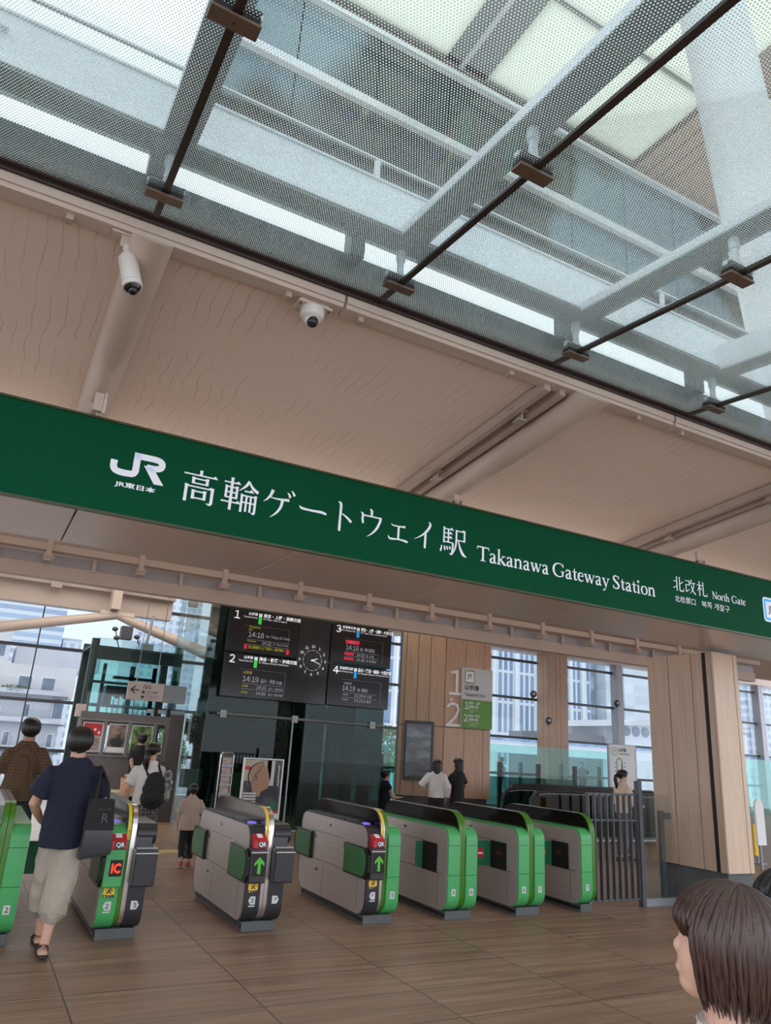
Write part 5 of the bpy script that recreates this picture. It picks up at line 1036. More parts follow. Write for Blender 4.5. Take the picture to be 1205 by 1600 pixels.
m.prism([(13.49, .42), (13.49, 1.10), (13.46, 1.18), (13.40, 1.22), (13.33, 1.22), (13.28, 1.18), (13.25, 1.10), (13.25, .42)], 'y', 9.58, 9.62); kid(m, 'board', 'print_white', t); kid(MB().box(13.35, 13.39, 9.62, 9.66, 0, .9), 'post', 'steel_grey', t)
t = thing('yellow_floor_sign', 'yellow upright floor sign right of the large timber column', 'floor sign', (14.2, 10.3, 0)); kid(MB().box(14.0, 14.16, 10.2, 10.24, .15, .72), 'board', 'sticker_yellow', t); kid(MB().box(13.98, 14.18, 10.1, 10.34, 0, .03).box(14.06, 14.10, 10.2, 10.24, .03, .15), 'stand', 'steel_grey', t)
t = thing('barrier_rail', 'dark low barrier right of the large timber column', 'barrier', (14.5, 11.5, 0))
for k in range(6): kid(MB().box(13.6 + .35 * k, 13.64 + .35 * k, 11.4, 11.44, 0, .95), 'post', 'mullion', t)
kid(MB().box(13.5, 15.6, 11.4, 11.44, .92, .98), 'rail', 'mullion', t)
# --- buildings outside
mat('plaster_cream', (0.80, 0.76, 0.75), .7, var=.06, scale=.4); mat('plaster_grey', (0.68, 0.68, 0.72), .7, var=.06, scale=.4); mat('plaster_dark', (0.20, 0.20, 0.22), .7); mat('window_dim', (0.25, 0.29, 0.36), .3, var=.3, scale=.6); mat('window_trim', (0.92, 0.93, 0.95), .5)
mat('plant_pale', (0.16, 0.22, 0.10), .8, var=.3)
A = thing('apartment_block', 'cream and grey apartment block outside the windows at the far left', 'building', (-8, 104, -3))
kid(MB().box(-34, 10.6, 100, 112, 5.3, 8.9).box(-34, 2.6, 100, 112, 8.9, 14), 'upper_storeys', 'plaster_cream', A)
kid(MB().box(3.4, 13.5, 103, 112, 8.9, 11.3), 'roof_screen', 'plaster_grey', A); kid(MB().box(-34, 9.6, 100.2, 112, -6, 5.3), 'lower_storeys', 'plaster_grey', A)
for z, d in ((5.1, .35), (2.0, .22), (-1.2, .22)): kid(MB().box(-34, 10.0, 98.9, 100.2, z, z + d), 'ledge', 'plaster_dark', A); kid(MB().box(-34, 9.6, 98.95, 99.0, z + d, z + d + .55), 'railing', 'plaster_grey', A)
rn = random.Random(11)
for zr, hh in ((6.1, 1.4), (2.9, 1.9), (-.4, 1.9), (9.6, 1.8)):
    x = -26
    while x < (9 if zr < 9 else 1.5):
        w_ = rn.choice([.55, 1.1, 1.4]); h2 = hh if zr < 5 and w_ > 1 else min(hh, 1.4)
        f = kid(MB().box(x - .12, x + w_ + .12, 99.93, 100.2, zr - .12, zr + h2 + .12), 'window', 'window_trim', A); q_ = MB().box(x, x + w_, 99.88, 99.92, zr, zr + h2).build('pane', 'window_dim', f)
        x += w_ + rn.choice([1.2, 1.9, 2.6])
kid(leafball('f', (4.0, 99.2, 5.9), (1.8, .3, .5), 500, 'plant_pale', 8, .12), 'balcony_plants', 'plant_pale', A, fix=False)
grid_mat('tower_bands', (0.90, 0.92, 0.96), (0.42, 0.50, 0.64), 14, 1.55, .55); grid_mat('tower_grid', (0.88, 0.90, 0.94), (0.46, 0.52, 0.62), 1.5, 1.6, .55); grid_mat('tower_fins', (0.82, 0.85, 0.90), (0.22, 0.30, 0.42), 1.35, 6.0, .62)
grid_mat('tower_dark', (0.55, 0.60, 0.70), (0.30, 0.37, 0.46), 1.2, 1.9, .7); grid_mat('tower_pale', (0.85, 0.88, 0.92), (0.70, 0.75, 0.82), 5, 2.4, .8); mix_mat('tower_glass', (0.26, 0.34, 0.40), (0.50, 0.60, 0.68), .25, (1, 1, 1), .2)
def tower(x0, x1, y, z1, m_, lab, extra=(), z0=-25, d=18):
    t = thing('tower_block', lab, 'building', ((x0 + x1) / 2, y, z0), group=None); kid(MB().box(x0, x1, y, y + d, z0, z1), 'facade', m_, t)
    kid(MB().box(x0, x1, y, y + d, z1, z1 + .5), 'roof', 'plaster_grey', t)
    for (a, b, c, m2) in extra: kid(MB().box(a, b, y - c, y, z0, z1), 'pier', m2, t)
    return t
tower(-30, 12.2, 150, 34, 'tower_bands', 'pale high-rise with horizontal bands above the apartment block'); tower(12.5, 15.8, 151, 17.6, 'tower_grid', 'lower pale block beside the banded high-rise')
tower(27.2, 40, 160, 34, 'tower_grid', 'pale gridded tower behind the tan truss, right of the lift tower')
tower(66.5, 101, 120, 60, 'tower_fins', 'tall tower with upright white fins behind the slim timber pillar', [(66.5 + 5.6 * k, 67.3 + 5.6 * k, .6, 'window_trim') for k in range(7)])
tower(61.5, 66.2, 126, 17, 'tower_dark', 'small darker block left of the finned tower')
tower(103, 116, 121, 60, 'tower_fins', 'tall tower with dark window columns and white piers left of the pale mullion', [(103 + 3.4 * k, 103.8 + 3.4 * k, .6, 'window_trim') for k in range(4)]); tower(116.6, 121.2, 125, 60, 'tower_glass', 'blue-green glass tower just left of the pale mullion')
tower(121.6, 137.5, 122, 60, 'tower_pale', 'plain pale tower right of the pale mullion', [(124.4, 126.6, .5, 'tower_dark')]); tower(139, 160, 100, 60, 'tower_grid', 'pale gridded office block at the right edge of the picture')
V = thing('railway_viaduct', 'elevated railway viaduct with a blue parapet behind the teal glass', 'viaduct', (56, 62, -4)); mat('parapet_blue', (0.28, 0.45, 0.75), .6, var=.5, scale=1.0, stretch=(1, 1, 8)); mat('concrete_white', (0.85, 0.88, 0.92), .7, var=.05)
kid(MB().box(24, 100, 60, 60.2, 3.15, 3.62), 'parapet', 'parapet_blue', V); kid(MB().box(24, 100, 59.7, 66, 2.1, 3.15), 'deck', 'concrete_white', V); kid(MB().box(24, 100, 59.6, 59.9, 3.05, 3.2), 'edge', 'plaster_grey', V)
for k in range(8): kid(MB().box(26 + 9 * k, 27.4 + 9 * k, 61, 63, -6, 2.1), 'pier', 'concrete_white', V)
H2 = thing('low_building', 'low white building with a row of dark round openings right of the pale mullion', 'building', (70, 80, -4))
kid(MB().box(81.5, 110, 80, 92, -6, 7.3), 'hall', 'concrete_white', H2); kid(MB().prism([(77.5, 6.6), (82, 7.0), (110, 8.4), (110, 9.2), (84, 7.9)], 'y', 78, 92), 'roof', 'plaster_grey', H2)
for k in range(7): kid(MB().tube([(83.4 + 1.9 * k, 79.8, 6.3), (83.4 + 1.9 * k, 80.2, 6.3)], .7, 14), 'opening', 'window_dim', H2)
kid(MB().box(70, 81, 82, 90, -6, 5.4), 'wing', 'plaster_dark', H2)
mat('tree_leaf', (0.13, 0.24, 0.06), .8, var=.4, scale=2); mat('bark', (0.12, 0.09, 0.07), .9)
def tree(x, y, z0, r, h_, n, lab, s_=.16, seed=1):
    t = thing('tree', lab, 'tree', (x, y, z0)); kid(leafball('f', (x, y, z0 + h_), (r, r * .8, r * .7), n, 'tree_leaf', seed, s_), 'crown', 'tree_leaf', t, fix=False); kid(MB().tube([(x, y, z0), (x + .1, y, z0 + h_ * .5), (x, y, z0 + h_)], [.16, .12, .05], 8), 'trunk', 'bark', t)
tree(21.6, 40, -2, 2.0, 3.7, 2600, 'leafy green tree outside left of the wide timber pillar', seed=2); tree(25.9, 41, -2, 1.8, 3.5, 2200, 'second leafy green tree outside, partly behind the wide timber pillar', seed=3)
tree(9.4, 46, -2, 2.4, 2.6, 1800, 'green tree outside beyond the brown door frame post', seed=5)
struct(MB().box(-120, 220, 34, 260, -6.2, -6).build('ground_street', 'plaster_grey'))
# ================================================================== PEOPLE
def skin(name, c): 
    m = mat(name, c, .5, var=.05, scale=12); b = m.node_tree.nodes['Principled BSDF']; b.inputs['Subsurface Weight'].default_value = 0.08; b.inputs['Subsurface Radius'].default_value = (.02, .008, .004); return m
skin('skin', (0.52, 0.30, 0.21)); skin('skin_tan', (0.36, 0.19, 0.12)); skin('skin_fair', (0.62, 0.37, 0.28))
mat('hair_black', (0.010, 0.008, 0.008), .42, var=.3, scale=3, stretch=(40, 40, 2)); mat('hair_brown', (0.045, 0.020, 0.015), .36, var=.5, scale=3, stretch=(60, 60, 2)); mat('hair_dark', (0.016, 0.010, 0.009), .4, var=.4, scale=3, stretch=(50, 50, 2))
mat('lip', (0.55, 0.22, 0.20), .4); mat('eye_dark', (0.02, 0.015, 0.012), .2)
def cloth(name, c, **k): return mat(name, c, .85, var=k.get('var', .12), scale=k.get('scale', 5), bump=.1)
cloth('cloth_navy', (0.006, 0.008, 0.026)); cloth('cloth_khaki', (0.36, 0.315, 0.26)); cloth('cloth_black', (0.012, 0.012, 0.014)); cloth('cloth_white', (0.62, 0.60, 0.58)); cloth('cloth_cream', (0.60, 0.50, 0.40)); cloth('cloth_tan', (0.42, 0.33, 0.27)); cloth('cloth_grey', (0.12, 0.12, 0.14)); cloth('cloth_shorts', (0.014, 0.018, 0.024))
mat('sandal_black', (0.012, 0.012, 0.012), .5); mat('shoe_red', (0.35, 0.05, 0.02), .5); mat('shoe_dark', (0.02, 0.02, 0.02), .5)
def check_mat(name, base, line, s=.05, w=.25, line2=None):
    m, n, b = new_mat(name); b.inputs['Roughness'].default_value = .9; L = n.links.new
    t = n.nodes.new('ShaderNodeTexCoord'); prev = None
    for ax, sc, w_ in (('X', 1, w), ('Z', 1, w), ('Y', 1, w * .6)):
        wv = n.nodes.new('ShaderNodeTexWave'); wv.bands_direction = ax; wv.inputs['Scale'].default_value = .314 / s; wv.inputs['Distortion'].default_value = .3
        r = n.nodes.new('ShaderNodeValToRGB'); r.color_ramp.elements[0].position = 1 - w_; r.color_ramp.elements[1].position = min(1, 1 - w_ + .08); L(t.outputs['Object'], wv.inputs['Vector']); L(wv.outputs['Fac'], r.inputs[0])
        x = n.nodes.new('ShaderNodeMixRGB'); x.inputs[2].default_value = (*line, 1)
        if prev: L(prev, x.inputs[1])
        else: x.inputs[1].default_value = (*base, 1)
        ml = n.nodes.new('ShaderNodeMath'); ml.operation = 'MULTIPLY'; ml.inputs[1].default_value = .6; L(r.outputs[0], ml.inputs[0]); L(ml.outputs[0], x.inputs[0]); prev = x.outputs[0]
    L(prev, b.inputs['Base Color'])
check_mat('cloth_brown_check', (0.115, 0.065, 0.032), (0.055, 0.03, 0.02), .035, .35); check_mat('cloth_plaid', (0.035, 0.033, 0.035), (0.30, 0.28, 0.27), .045, .10)
def union(mb, name, m, parent, vox, it=2, fold=0, ff=7.0, seed=0, fz=1.0, label=None):
    """fuse closed pieces into one continuous skin"""
    me = bpy.data.meshes.new('u'); me.from_pydata(mb.v, [], mb.f); bm = bmesh.new(); bm.from_mesh(me); bmesh.ops.recalc_face_normals(bm, faces=bm.faces); bm.to_mesh(me); bm.free()
    o = bpy.data.objects.new('u', me)
    r = o.modifiers.new('r', 'REMESH'); r.mode = 'VOXEL'; r.voxel_size = vox; r.adaptivity = 0
    s = o.modifiers.new('s', 'SMOOTH'); s.factor = .5; s.iterations = it
    m2 = evaluate(o); bpy.data.meshes.remove(me)
    m2.name = name
    if fold:
        m2.update(); off = Vector((seed * 3.1, seed * 1.7, seed * .9))
        NN = [v.normal.copy() for v in m2.vertices]; CC = [v.co.copy() for v in m2.vertices]; flat = []
        for co, no in zip(CC, NN):
            q = Vector((co.x * ff, co.y * ff, co.z * ff * fz)) + off
            a = noise.noise(q) + .5 * noise.noise(q * 2.1); flat += (co + no * (fold * (a - abs(noise.noise(q * 1.3 + Vector((5, 5, 5)))) * .9)))[:]
        m2.vertices.foreach_set('co', flat)
    m2.materials.clear(); m2.materials.append(MATS[m]); m2.polygons.foreach_set('use_smooth', [True] * len(m2.polygons)); m2.polygons.foreach_set('material_index', [0] * len(m2.polygons))
    o = bpy.data.objects.new(name, m2); COL.objects.link(o)
    if label: o['label'] = label
    return ch(o, parent)
def ring(c, u, v, ru, rv, n=20): return [Vector(c) + u * ru * math.cos(2 * PI * k / n) + v * rv * math.sin(2 * PI * k / n) for k in range(n)]
def ik(a, b, l1, l2, pole):
    a, b = Vector(a), Vector(b); d = b - a; L = min(d.length, (l1 + l2) * .999); dn = d.normalized(); b = a + dn * L
    x = (l1 * l1 - l2 * l2 + L * L) / (2 * L); hgt = math.sqrt(max(0, l1 * l1 - x * x)); p = (pole - dn * pole.dot(dn)).normalized()
    return a + dn * x + p * hgt, b
def hand(mb, w, d, n, th, s, curl=.5):
    """palm, four unequal fingers and a thumb; d along the hand, n out of the palm side, th towards the thumb"""
    d, n, th = d.normalized(), n.normalized(), th.normalized(); P = w + d * .085 * s
    mb.loft([ring(w - d * .01 * s, th, n, .026 * s, .019 * s, 12), ring(w + d * .03 * s, th, n, .034 * s, .016 * s, 12), ring(w + d * .07 * s, th, n, .040 * s, .014 * s, 12), ring(P, th, n, .037 * s, .011 * s, 12)])
    for k, (off, ln) in enumerate(((.030, .072), (.010, .080), (-.011, .074), (-.031, .058))):
        p = w + d * .078 * s + th * off * s; dd = d; pts = [p]; 
        for j, fr in enumerate((.42, .32, .26)):
            ang = curl * (.35 + .35 * j); dd = (dd * math.cos(ang) + n * math.sin(ang)).normalized(); pts.append(pts[-1] + dd * ln * fr * s)
        mb.tube(pts, [.0095 * s, .009 * s, .008 * s, .0065 * s], 8)
    p = w + d * .022 * s + th * .030 * s; dd = (d * .6 + th * .75 + n * .25).normalized(); q = p + dd * .035 * s; q2 = q + (dd * .5 + d * .7 + n * .3).normalized() * .032 * s
    mb.tube([w + d * .01 * s + th * .012 * s, p, q, q2], [.014 * s, .013 * s, .0105 * s, .008 * s], 8)
def locks(c, R, f, l, r3, phi0, phi1, n, th_end, drop, wdt, rnd, front=None, inward=0.0, jit=.06, up=None, taper=False):
    """tapered hair locks flowing from the crown over the skull; f, l = head forward and left"""
    mb = MB(); up = up or f.cross(l)
    for i in range(n):
        for lay in (0, 1):
            phi = math.radians(phi0 + (phi1 - phi0) * (i + rnd.random() * .9) / n); sc = 1.0 + (.03 if lay else -.01) + rnd.uniform(-.01, .015)
            te, dr = (th_end, drop) if not (front and abs((math.degrees(phi) + 180) % 360 - 180) < front[0]) else (front[1], front[2])
            if taper: az = abs((math.degrees(phi) + 180) % 360 - 180); te = 60 + min(1, max(0, az - 55) / 80) * 84; dr = .020 * max(0, az - 80) / 100
            te += rnd.uniform(-5, 5) if taper else rnd.uniform(-4, 4); dr *= rnd.uniform(.9, 1.08); pts = []; rr = []
            n1 = 7
            for k in range(n1 + 1):
                th_ = math.radians(4 + (te - 4) * k / n1) ; ph = phi + jit * math.sin(k * .8 + i) * .5
                p = c + (f * math.cos(ph) * math.sin(th_) * r3[0] + l * math.sin(ph) * math.sin(th_) * r3[1] + up * math.cos(th_) * r3[2]) * sc
                pts.append(p); rr.append(wdt * (.35 + .65 * min(1, k / 3)))
            if dr > 0:
                o = (f * math.cos(phi) + l * math.sin(phi))
                for k in range(1, 5):
                    q = pts[n1] + Vector((0, 0, -1)) * dr * k / 4 - o * inward * (k / 4) ** 2; q += Vector((rnd.uniform(-1, 1), rnd.uniform(-1, 1), 0)) * .002; pts.append(q); rr.append(wdt * (1 - .16 * k))
            rr[-1] *= .35; mb.tube(pts, rr, 6)
    return mb
def person(label, pos, face, h, feet, hands, top, bottom, hair='short', hairm='hair_black', skinm='skin', vox=.007, head=(0, 0), lean=0.0, shoes='shoe_dark', group=None, sit=False, build=1.0, lift=(0, 0), seed=1, shoe_h=.035):
    a = math.radians(face); F = Vector((math.cos(a), math.sin(a), 0)); Lf = Vector((-math.sin(a), math.cos(a), 0)); U = Vector((0, 0, 1)); B = Vector((pos[0], pos[1], pos[2] if len(pos) > 2 else 0))
    def P(f, l, u): return B + F * f * h + Lf * l * h + U * u * h
    t = thing('person', label, 'person', tuple(B), 0, group); rnd = random.Random(seed); bd = build
    hipz = .50 if not sit else .27
    ln_ = lean
    def T(u, f=0, l=0): # torso point with lean
        return P(f + ln_ * (u - hipz), l, u)
    z = lambda u: u - (.50 - hipz)
    body = MB()
    # torso
    rows = [(.465, .075, .060), (.50, .092, .066), (.54, .092, .062), (.60, .077, .054), (.66, .083, .058), (.72, .097, .064), (.77, .100, .060), (.795, .088, .050), (.815, .066, .042), (.835, .045, .036)]
    body.loft([ring(T(z(u)), Lf, F, rx * h * bd, ry * h * bd) for u, rx, ry in rows])
    # head
    ha = math.radians(face + head[0]); hp = math.radians(head[1]); Fh0 = Vector((math.cos(ha), math.sin(ha), 0)); Lh = Vector((-math.sin(ha), math.cos(ha), 0)); Fh = (Fh0 * math.cos(hp) + U * math.sin(hp)).normalized(); Uh = (U * math.cos(hp) - Fh0 * math.sin(hp)).normalized()
    nk = T(z(.83), -.004); hc = T(z(.926), .008); RM = Matrix((Fh, Lh, Uh)).transposed()
    body.tube([nk - U * .02 * h, nk + (hc - nk) * .4, hc - U * .01 * h], [.044 * h, .036 * h, .036 * h], 16)
    def E(f, l, u, r, sg=16): body.ell(hc + Fh * f * h + Lh * l * h + Uh * u * h, tuple(q * h for q in r), RM, seg=sg)
    E(-.004, 0, .018, (.055, .044, .050), 20); E(.016, 0, -.012, (.038, .036, .048), 20); E(.026, 0, -.042, (.022, .022, .018)); 
    E(.051, 0, -.008, (.009, .0065, .010), 10); E(.047, 0, .006, (.008, .0055, .020), 10); E(.045, 0, -.032, (.009, .013, .0065), 10); E(.044, 0, .016, (.010, .024, .006), 10)
    for s_ in (1, -1): E(-.004, .043 * s_, -.004, (.011, .005, .017), 10)
    # legs
    fp = []
    for i, s_ in ((0, 1), (1, -1)):
        hip = T(hipz, 0, .048 * s_); ft = P(feet[i][0], feet[i][1], 0) + U * lift[i]; an = ft + U * .045 * h - F * .015 * h
        pole = (F + U * .3) if not sit else (F * .6 + U)
        kn, an = ik(hip, an, .235 * h, .235 * h, pole); an_ = an
        body.tube([hip, hip + (kn - hip) * .5, kn, kn + (an - kn) * .3, kn + (an - kn) * .75, an], [.052 * h * bd, .045 * h * bd, .034 * h * bd, .034 * h * bd, .023 * h * bd, .021 * h * bd], 16)
        fp.append((hip, kn, an, ft))
        body.loft([ring(an - U * .030 * h + F * (fx * h), Lf, U, rx * h, rz * h, 12) for fx, rx, rz in ((-.035, .010, .010), (-.025, .020, .018), (.02, .022, .020), (.06, .026, .013), (.09, .026, .009), (.105, .012, .006))])
    # arms
    ap = []
    for i, s_ in ((0, 1), (1, -1)):
        sh = T(z(.785), 0, .098 * s_ * bd); hd = hands[i]; tgt = P(hd[0], hd[1], hd[2]); pole = (-F + Lf * s_ * (hd[3] if len(hd) > 3 else .5) - U * .2)
        el, wr = ik(sh, tgt, .165 * h, .148 * h, pole)
        body.tube([T(z(.785), 0, .06 * s_), sh, sh + (el - sh) * .5, el, el + (wr - el) * .35, wr], [.034 * h, .034 * h * bd, .027 * h * bd, .0215 * h * bd, .022 * h * bd, .0145 * h], 14)
        d = (wr - el).normalized(); inn = (-Lf * s_) - d * (-Lf * s_).dot(d); inn.normalize(); thd = d.cross(inn) if s_ > 0 else inn.cross(d)
        thd = (F - d * F.dot(d)).normalized() if F.cross(d).length > .2 else (U - d * U.dot(d)).normalized(); inn = (inn - thd * inn.dot(thd)).normalized()
        hand(body, wr, d, inn, thd, h / 1.72 * .97, .45)
        ap.append((sh, el, wr, d))
    union(body, 'body', skinm, t, vox)
    # clothing
    tm, tz, sl, lo = top['m'], top['hem'], top['sleeve'], top.get('loose', .012)
    g = MB(); rows2 = [(u, rx, ry) for u, rx, ry in rows if u > .56] ; hemr = top.get('hemr', (.100, .076))
    rr2 = [(tz, hemr[0], hemr[1])] + ([(max(tz + .03, .55), hemr[0] * .99, hemr[1] * .98)] if tz < .52 else []) + [(.62, (hemr[0] + .085) / 2 + .003, (hemr[1] + .06) / 2), (.70, .100, .068), (.75, .108, .066), (.78, .104, .058), (.80, .090, .050), (.825, .068, .044), (.858, .038, .038)]
    g.loft([ring(T(z(u)) + (F * top.get('sway', 0) * h * max(0, .7 - u)), Lf, F, (rx * bd + lo / h * .8) * h, (ry * bd + lo / h) * h) for u, rx, ry in rr2])
    for i, s_ in ((0, 1), (1, -1)):
        sh, el, wr, d = ap[i]; k1 = .036 + lo * .5; k2 = top.get('slr', .040) + lo * .4
        if sl <= 1: e = sh + (el - sh) * sl; g.tube([T(z(.785), 0, .05 * s_ * bd), sh - U * .006 * h, sh + (e - sh) * .5, e], [.036 * h, k1 * h * bd, (k1 + k2) / 2 * h * bd, k2 * h * bd], 16)
        else: e = el + (wr - el) * (sl - 1); g.tube([T(z(.785), 0, .05 * s_ * bd), sh, el, e], [.036 * h, k1 * h * bd, k2 * .9 * h * bd, k2 * .62 * h], 16)
    union(g, top.get('name', 'shirt'), tm, t, vox, 1, fold=top.get('fold', .010), ff=5.5, seed=seed, fz=.45)
    if bottom:
        bm_ = bottom['m']; bz = bottom['hem']; g = MB()
        if bottom.get('skirt'):
            w1 = bottom['skirt']; g.loft([ring(T(z(.60)), Lf, F, .085 * h, .066 * h, 28), ring(T(z(.52)), Lf, F, .104 * h, .080 * h, 28), ring(P(0, 0, (bz + .5) / 2), Lf, F, (.105 + w1) / 2 * h, (.09 + w1 * .85) / 2 * h, 28), ring(P(0, 0, bz), Lf, F, w1 * h, w1 * .85 * h, 28)])
            union(g, 'skirt', bm_, t, vox, 1, fold=.016, ff=9, seed=seed + 3, fz=.12)
        else:
            lr = bottom.get('r', .05); g.loft([ring(T(z(u)), Lf, F, (rx + .008) * h * bd, (ry + .008) * h * bd) for u, rx, ry in ((.46, .08, .064), (.50, .096, .070), (.56, .094, .066), (.60, .084, .060))])
            for i in (0, 1):
                hip, kn, an, ft = fp[i]; tot = (kn - hip).length + (an - kn).length; pts = [hip + U * .03 * h, hip - U * .01 * h]; rs = [.055 * h * bd, .060 * h * bd]
                if bz >= .27: k = (.5 - bz) / .235; pts += [hip + (kn - hip) * k * .5, hip + (kn - hip) * k]; rs += [(.058 + lr) / 2 * h * bd, lr * h * bd]
                else: k = (.265 - bz) / .22; pts += [hip + (kn - hip) * .5, kn, kn + (an - kn) * k * .6, kn + (an - kn) * k]; rs += [(.058 + lr) / 2 * h * bd, lr * h * .95 * bd, lr * h * .88, lr * h * bottom.get('end', .85)]
                g.tube(pts, rs, 18)
            if bottom.get('pocket'):
                for i, s_ in ((0, 1), (1, -1)):
                    hip, kn, an, ft = fp[i]; g.ell(kn + U * .055 * h + Lf * s_ * .035 * h, (.028 * h, .022 * h, .05 * h), Matrix((F, Lf, U)).transposed())
            union(g, bottom.get('name', 'trousers'), bm_, t, vox, 1, fold=bottom.get('fold', .012), ff=7, seed=seed + 5, fz=.8)
    # shoes
    if shoes:
        for i in (0, 1):
            an = fp[i][2]; g = MB(); k = h / 1.72; zz = an - U * .045 * h
            g.loft([ring(zz + F * fx * k + U * rz * k, Lf, U, rx * k, rz * k, 14) for fx, rx, rz in ((-.095, .025, .024), (-.075, .044, .042), (.0, .050, .050), (.07, .056, .040), (.14, .054, .028), (.20, .030, .018))])
            o = union(g, 'shoe', shoes, t, max(.004, vox * .7), 1); 
    # hair
    r3 = (.062 * h, .052 * h, .058 * h); c = hc + Uh * .016 * h - Fh * .006 * h
    if hair == 'short': mb = locks(c, 1, Fh, Lh, (.064 * h, .053 * h, .061 * h), -180, 180, 36, 140, .014 * h, .011 * h, rnd, front=(72, 60, .004 * h), inward=.008 * h, up=Uh, taper=True)
    elif hair == 'bob': mb = locks(c, 1, Fh, Lh, (.066 * h, .057 * h, .062 * h), -180, 180, 46, 92, .062 * h, .011 * h, rnd, front=(50, 62, .016 * h), inward=.016 * h, up=Uh)
    elif hair == 'long': mb = locks(c, 1, Fh, Lh, (.064 * h, .055 * h, .060 * h), -180, 180, 44, 98, .155 * h, .010 * h, rnd, front=(58, 60, .02 * h), up=Uh)
    elif hair == 'pony':
        mb = locks(c, 1, Fh, Lh, r3, -180, 180, 34, 104, .0, .011 * h, rnd, front=(56, 60, .012 * h), up=Uh); p0 = c - Fh * .058 * h - Uh * .012 * h
        for k in range(12):
            o = Vector((rnd.uniform(-1, 1), rnd.uniform(-1, 1), 0)) * .012 * h; mb.tube([p0, p0 - Fh0 * .020 * h + o, p0 - Fh0 * .026 * h - U * .05 * h + o * 1.4, p0 - Fh0 * .012 * h - U * (.13 + rnd.uniform(0, .03)) * h + o], [.006 * h, .011 * h, .010 * h, .003 * h], 6)
    elif hair == 'front_bob':
        mb = locks(c, 1, Fh, Lh, (.068 * h, .060 * h, .064 * h), -180, 180, 230, 90, .072 * h, .0042 * h, rnd, front=(46, 78, .022 * h), inward=.014 * h, jit=.05, up=Uh); r3 = (.066 * h, .058 * h, .062 * h)
    mb.ell(c - Fh * .006 * h + Uh * .004 * h, (r3[0] * .93, r3[1] * .94, r3[2] * .95), RM, seg=20)
    ch(mb.build('hair', hairm, None, smooth=True), t)
    return t, dict(F=F, L=Lf, U=U, P=P, ap=ap, fp=fp, hc=hc, Fh=Fh, Lh=Lh, Uh=Uh, T=T)
# --- man in navy walking through the gate
t, K = person('man in navy t-shirt and khaki cargo shorts walking through the gate', (.885, 7.13), 90, 1.72, [(.13, .015), (-.115, .018)], [(.13, .10, .545, 1.3), (.20, -.12, .57, 1.2)],
    dict(m='cloth_navy', hem=.445, sleeve=.72, loose=.020, fold=.010, hemr=(.100, .078), slr=.050), dict(m='cloth_khaki', hem=.088, r=.070, end=.074, pocket=True, fold=.016, name='trousers'), hair='short', vox=.005, head=(-8, 0), shoes=None, seed=2, build=1.02)
for i in (0, 1):
    an = K['fp'][i][2]; zz = an - Vector((0, 0, .045 * 1.72)); F, Lf = K['F'], K['L']; g = MB()
    g.loft([ring(zz + F * fx + Vector((0, 0, .012)), Lf, Vector((0, 0, 1)), rx, .012, 14) for fx, rx in ((-.10, .02), (-.08, .04), (0, .040), (.08, .05), (.15, .048), (.185, .025))])
    g.loft([ring(zz + F * fx + Vector((0, 0, .028)), Lf, Vector((0, 0, 1)), rx, rz, 14) for fx, rx, rz in ((.03, .046, .045), (.07, .052, .042), (.13, .051, .03), (.18, .03, .018))])
    union(g, 'sandal', 'sandal_black', t, .005, 1)
# tote bag on his right shoulder
mat('steel_dim2', (0.07, 0.07, 0.075), .6)
tg = thing('tote_bag', 'black tote bag with a faint letter hanging from the shoulder of the man in navy', 'bag', (1.13, 6.96, .75))
g = MB(); 
def rrb(x0, x1, y0, y1, z_, s=0): return [Vector(((x0 + x1) / 2 + (x1 - x0) / 2 * q, (y0 + y1) / 2 + (y1 - y0) / 2 * w_, z_ + s * q)) for q, w_ in ((-1, -.6), (-.9, -1), (0, -1.15), (.9, -1), (1, -.6), (1, .6), (.9, 1), (0, 1.1), (-.9, 1), (-1, .6))]
g.loft([rrb(1.00, 1.24, 6.87, 6.99, .72, .02), rrb(.995, 1.245, 6.86, 7.0, .76, .01), rrb(1.005, 1.235, 6.88, 6.99, .95), rrb(1.015, 1.215, 6.90, 6.96, 1.16)]); smooth_by_angle(kid(g, 'body', 'gate_black', tg), 40)
kid(MB().loft([rrb(1.0, 1.238, 6.868, 6.99, .925), rrb(1.012, 1.212, 6.893, 6.965, 1.163)]), 'upper_panel', 'cloth_black', tg)
for y in (6.905, 6.955): kid(MB().tube([(1.06, y, 1.15), (1.075, y + .05, 1.30), (1.085, 7.12, 1.415), (1.10, 7.15, 1.405), (1.15, y + .05, 1.28), (1.165, y, 1.15)], .010, 6), 'strap', 'cloth_black', tg)
L = TB((1.02, 6.862, 0), lift=.012); L.text('R', .10, .985, h=.07, bold=.01); L.stroke([(.06, 1.085, .004), (.17, 1.092, .004)], smooth=False); kid(L.mb, 'lettering', 'steel_dim2', tg, fix=False)
# --- the others
t, K = person('man in loose brown checked shirt and dark shorts beyond the first gate', (.68, 10.3), 95, 1.80, [(.07, .05), (-.12, -.05)], [(.10, .17, .50, 1), (-.02, -.15, .50, .8)],
    dict(m='cloth_brown_check', hem=.475, sleeve=.85, loose=.022, fold=.012, hemr=(.118, .085), slr=.050), dict(m='cloth_shorts', hem=.33, r=.062, name='shorts'), hair='short', skinm='skin_tan', vox=.007, seed=3, build=.94)
t, K = person('girl with a ponytail, white t-shirt and plaid skirt wearing a black backpack', (2.24, 10.55), 80, 1.60, [(.08, .03), (-.06, -.03)], [(.05, .15, .50, .8), (.12, -.14, .55, .9)],
    dict(m='cloth_white', hem=.49, sleeve=.8, loose=.02, fold=.008), dict(m='cloth_plaid', hem=.30, skirt=.135), hair='pony', hairm='hair_dark', vox=.007, seed=4, head=(-25, 0))
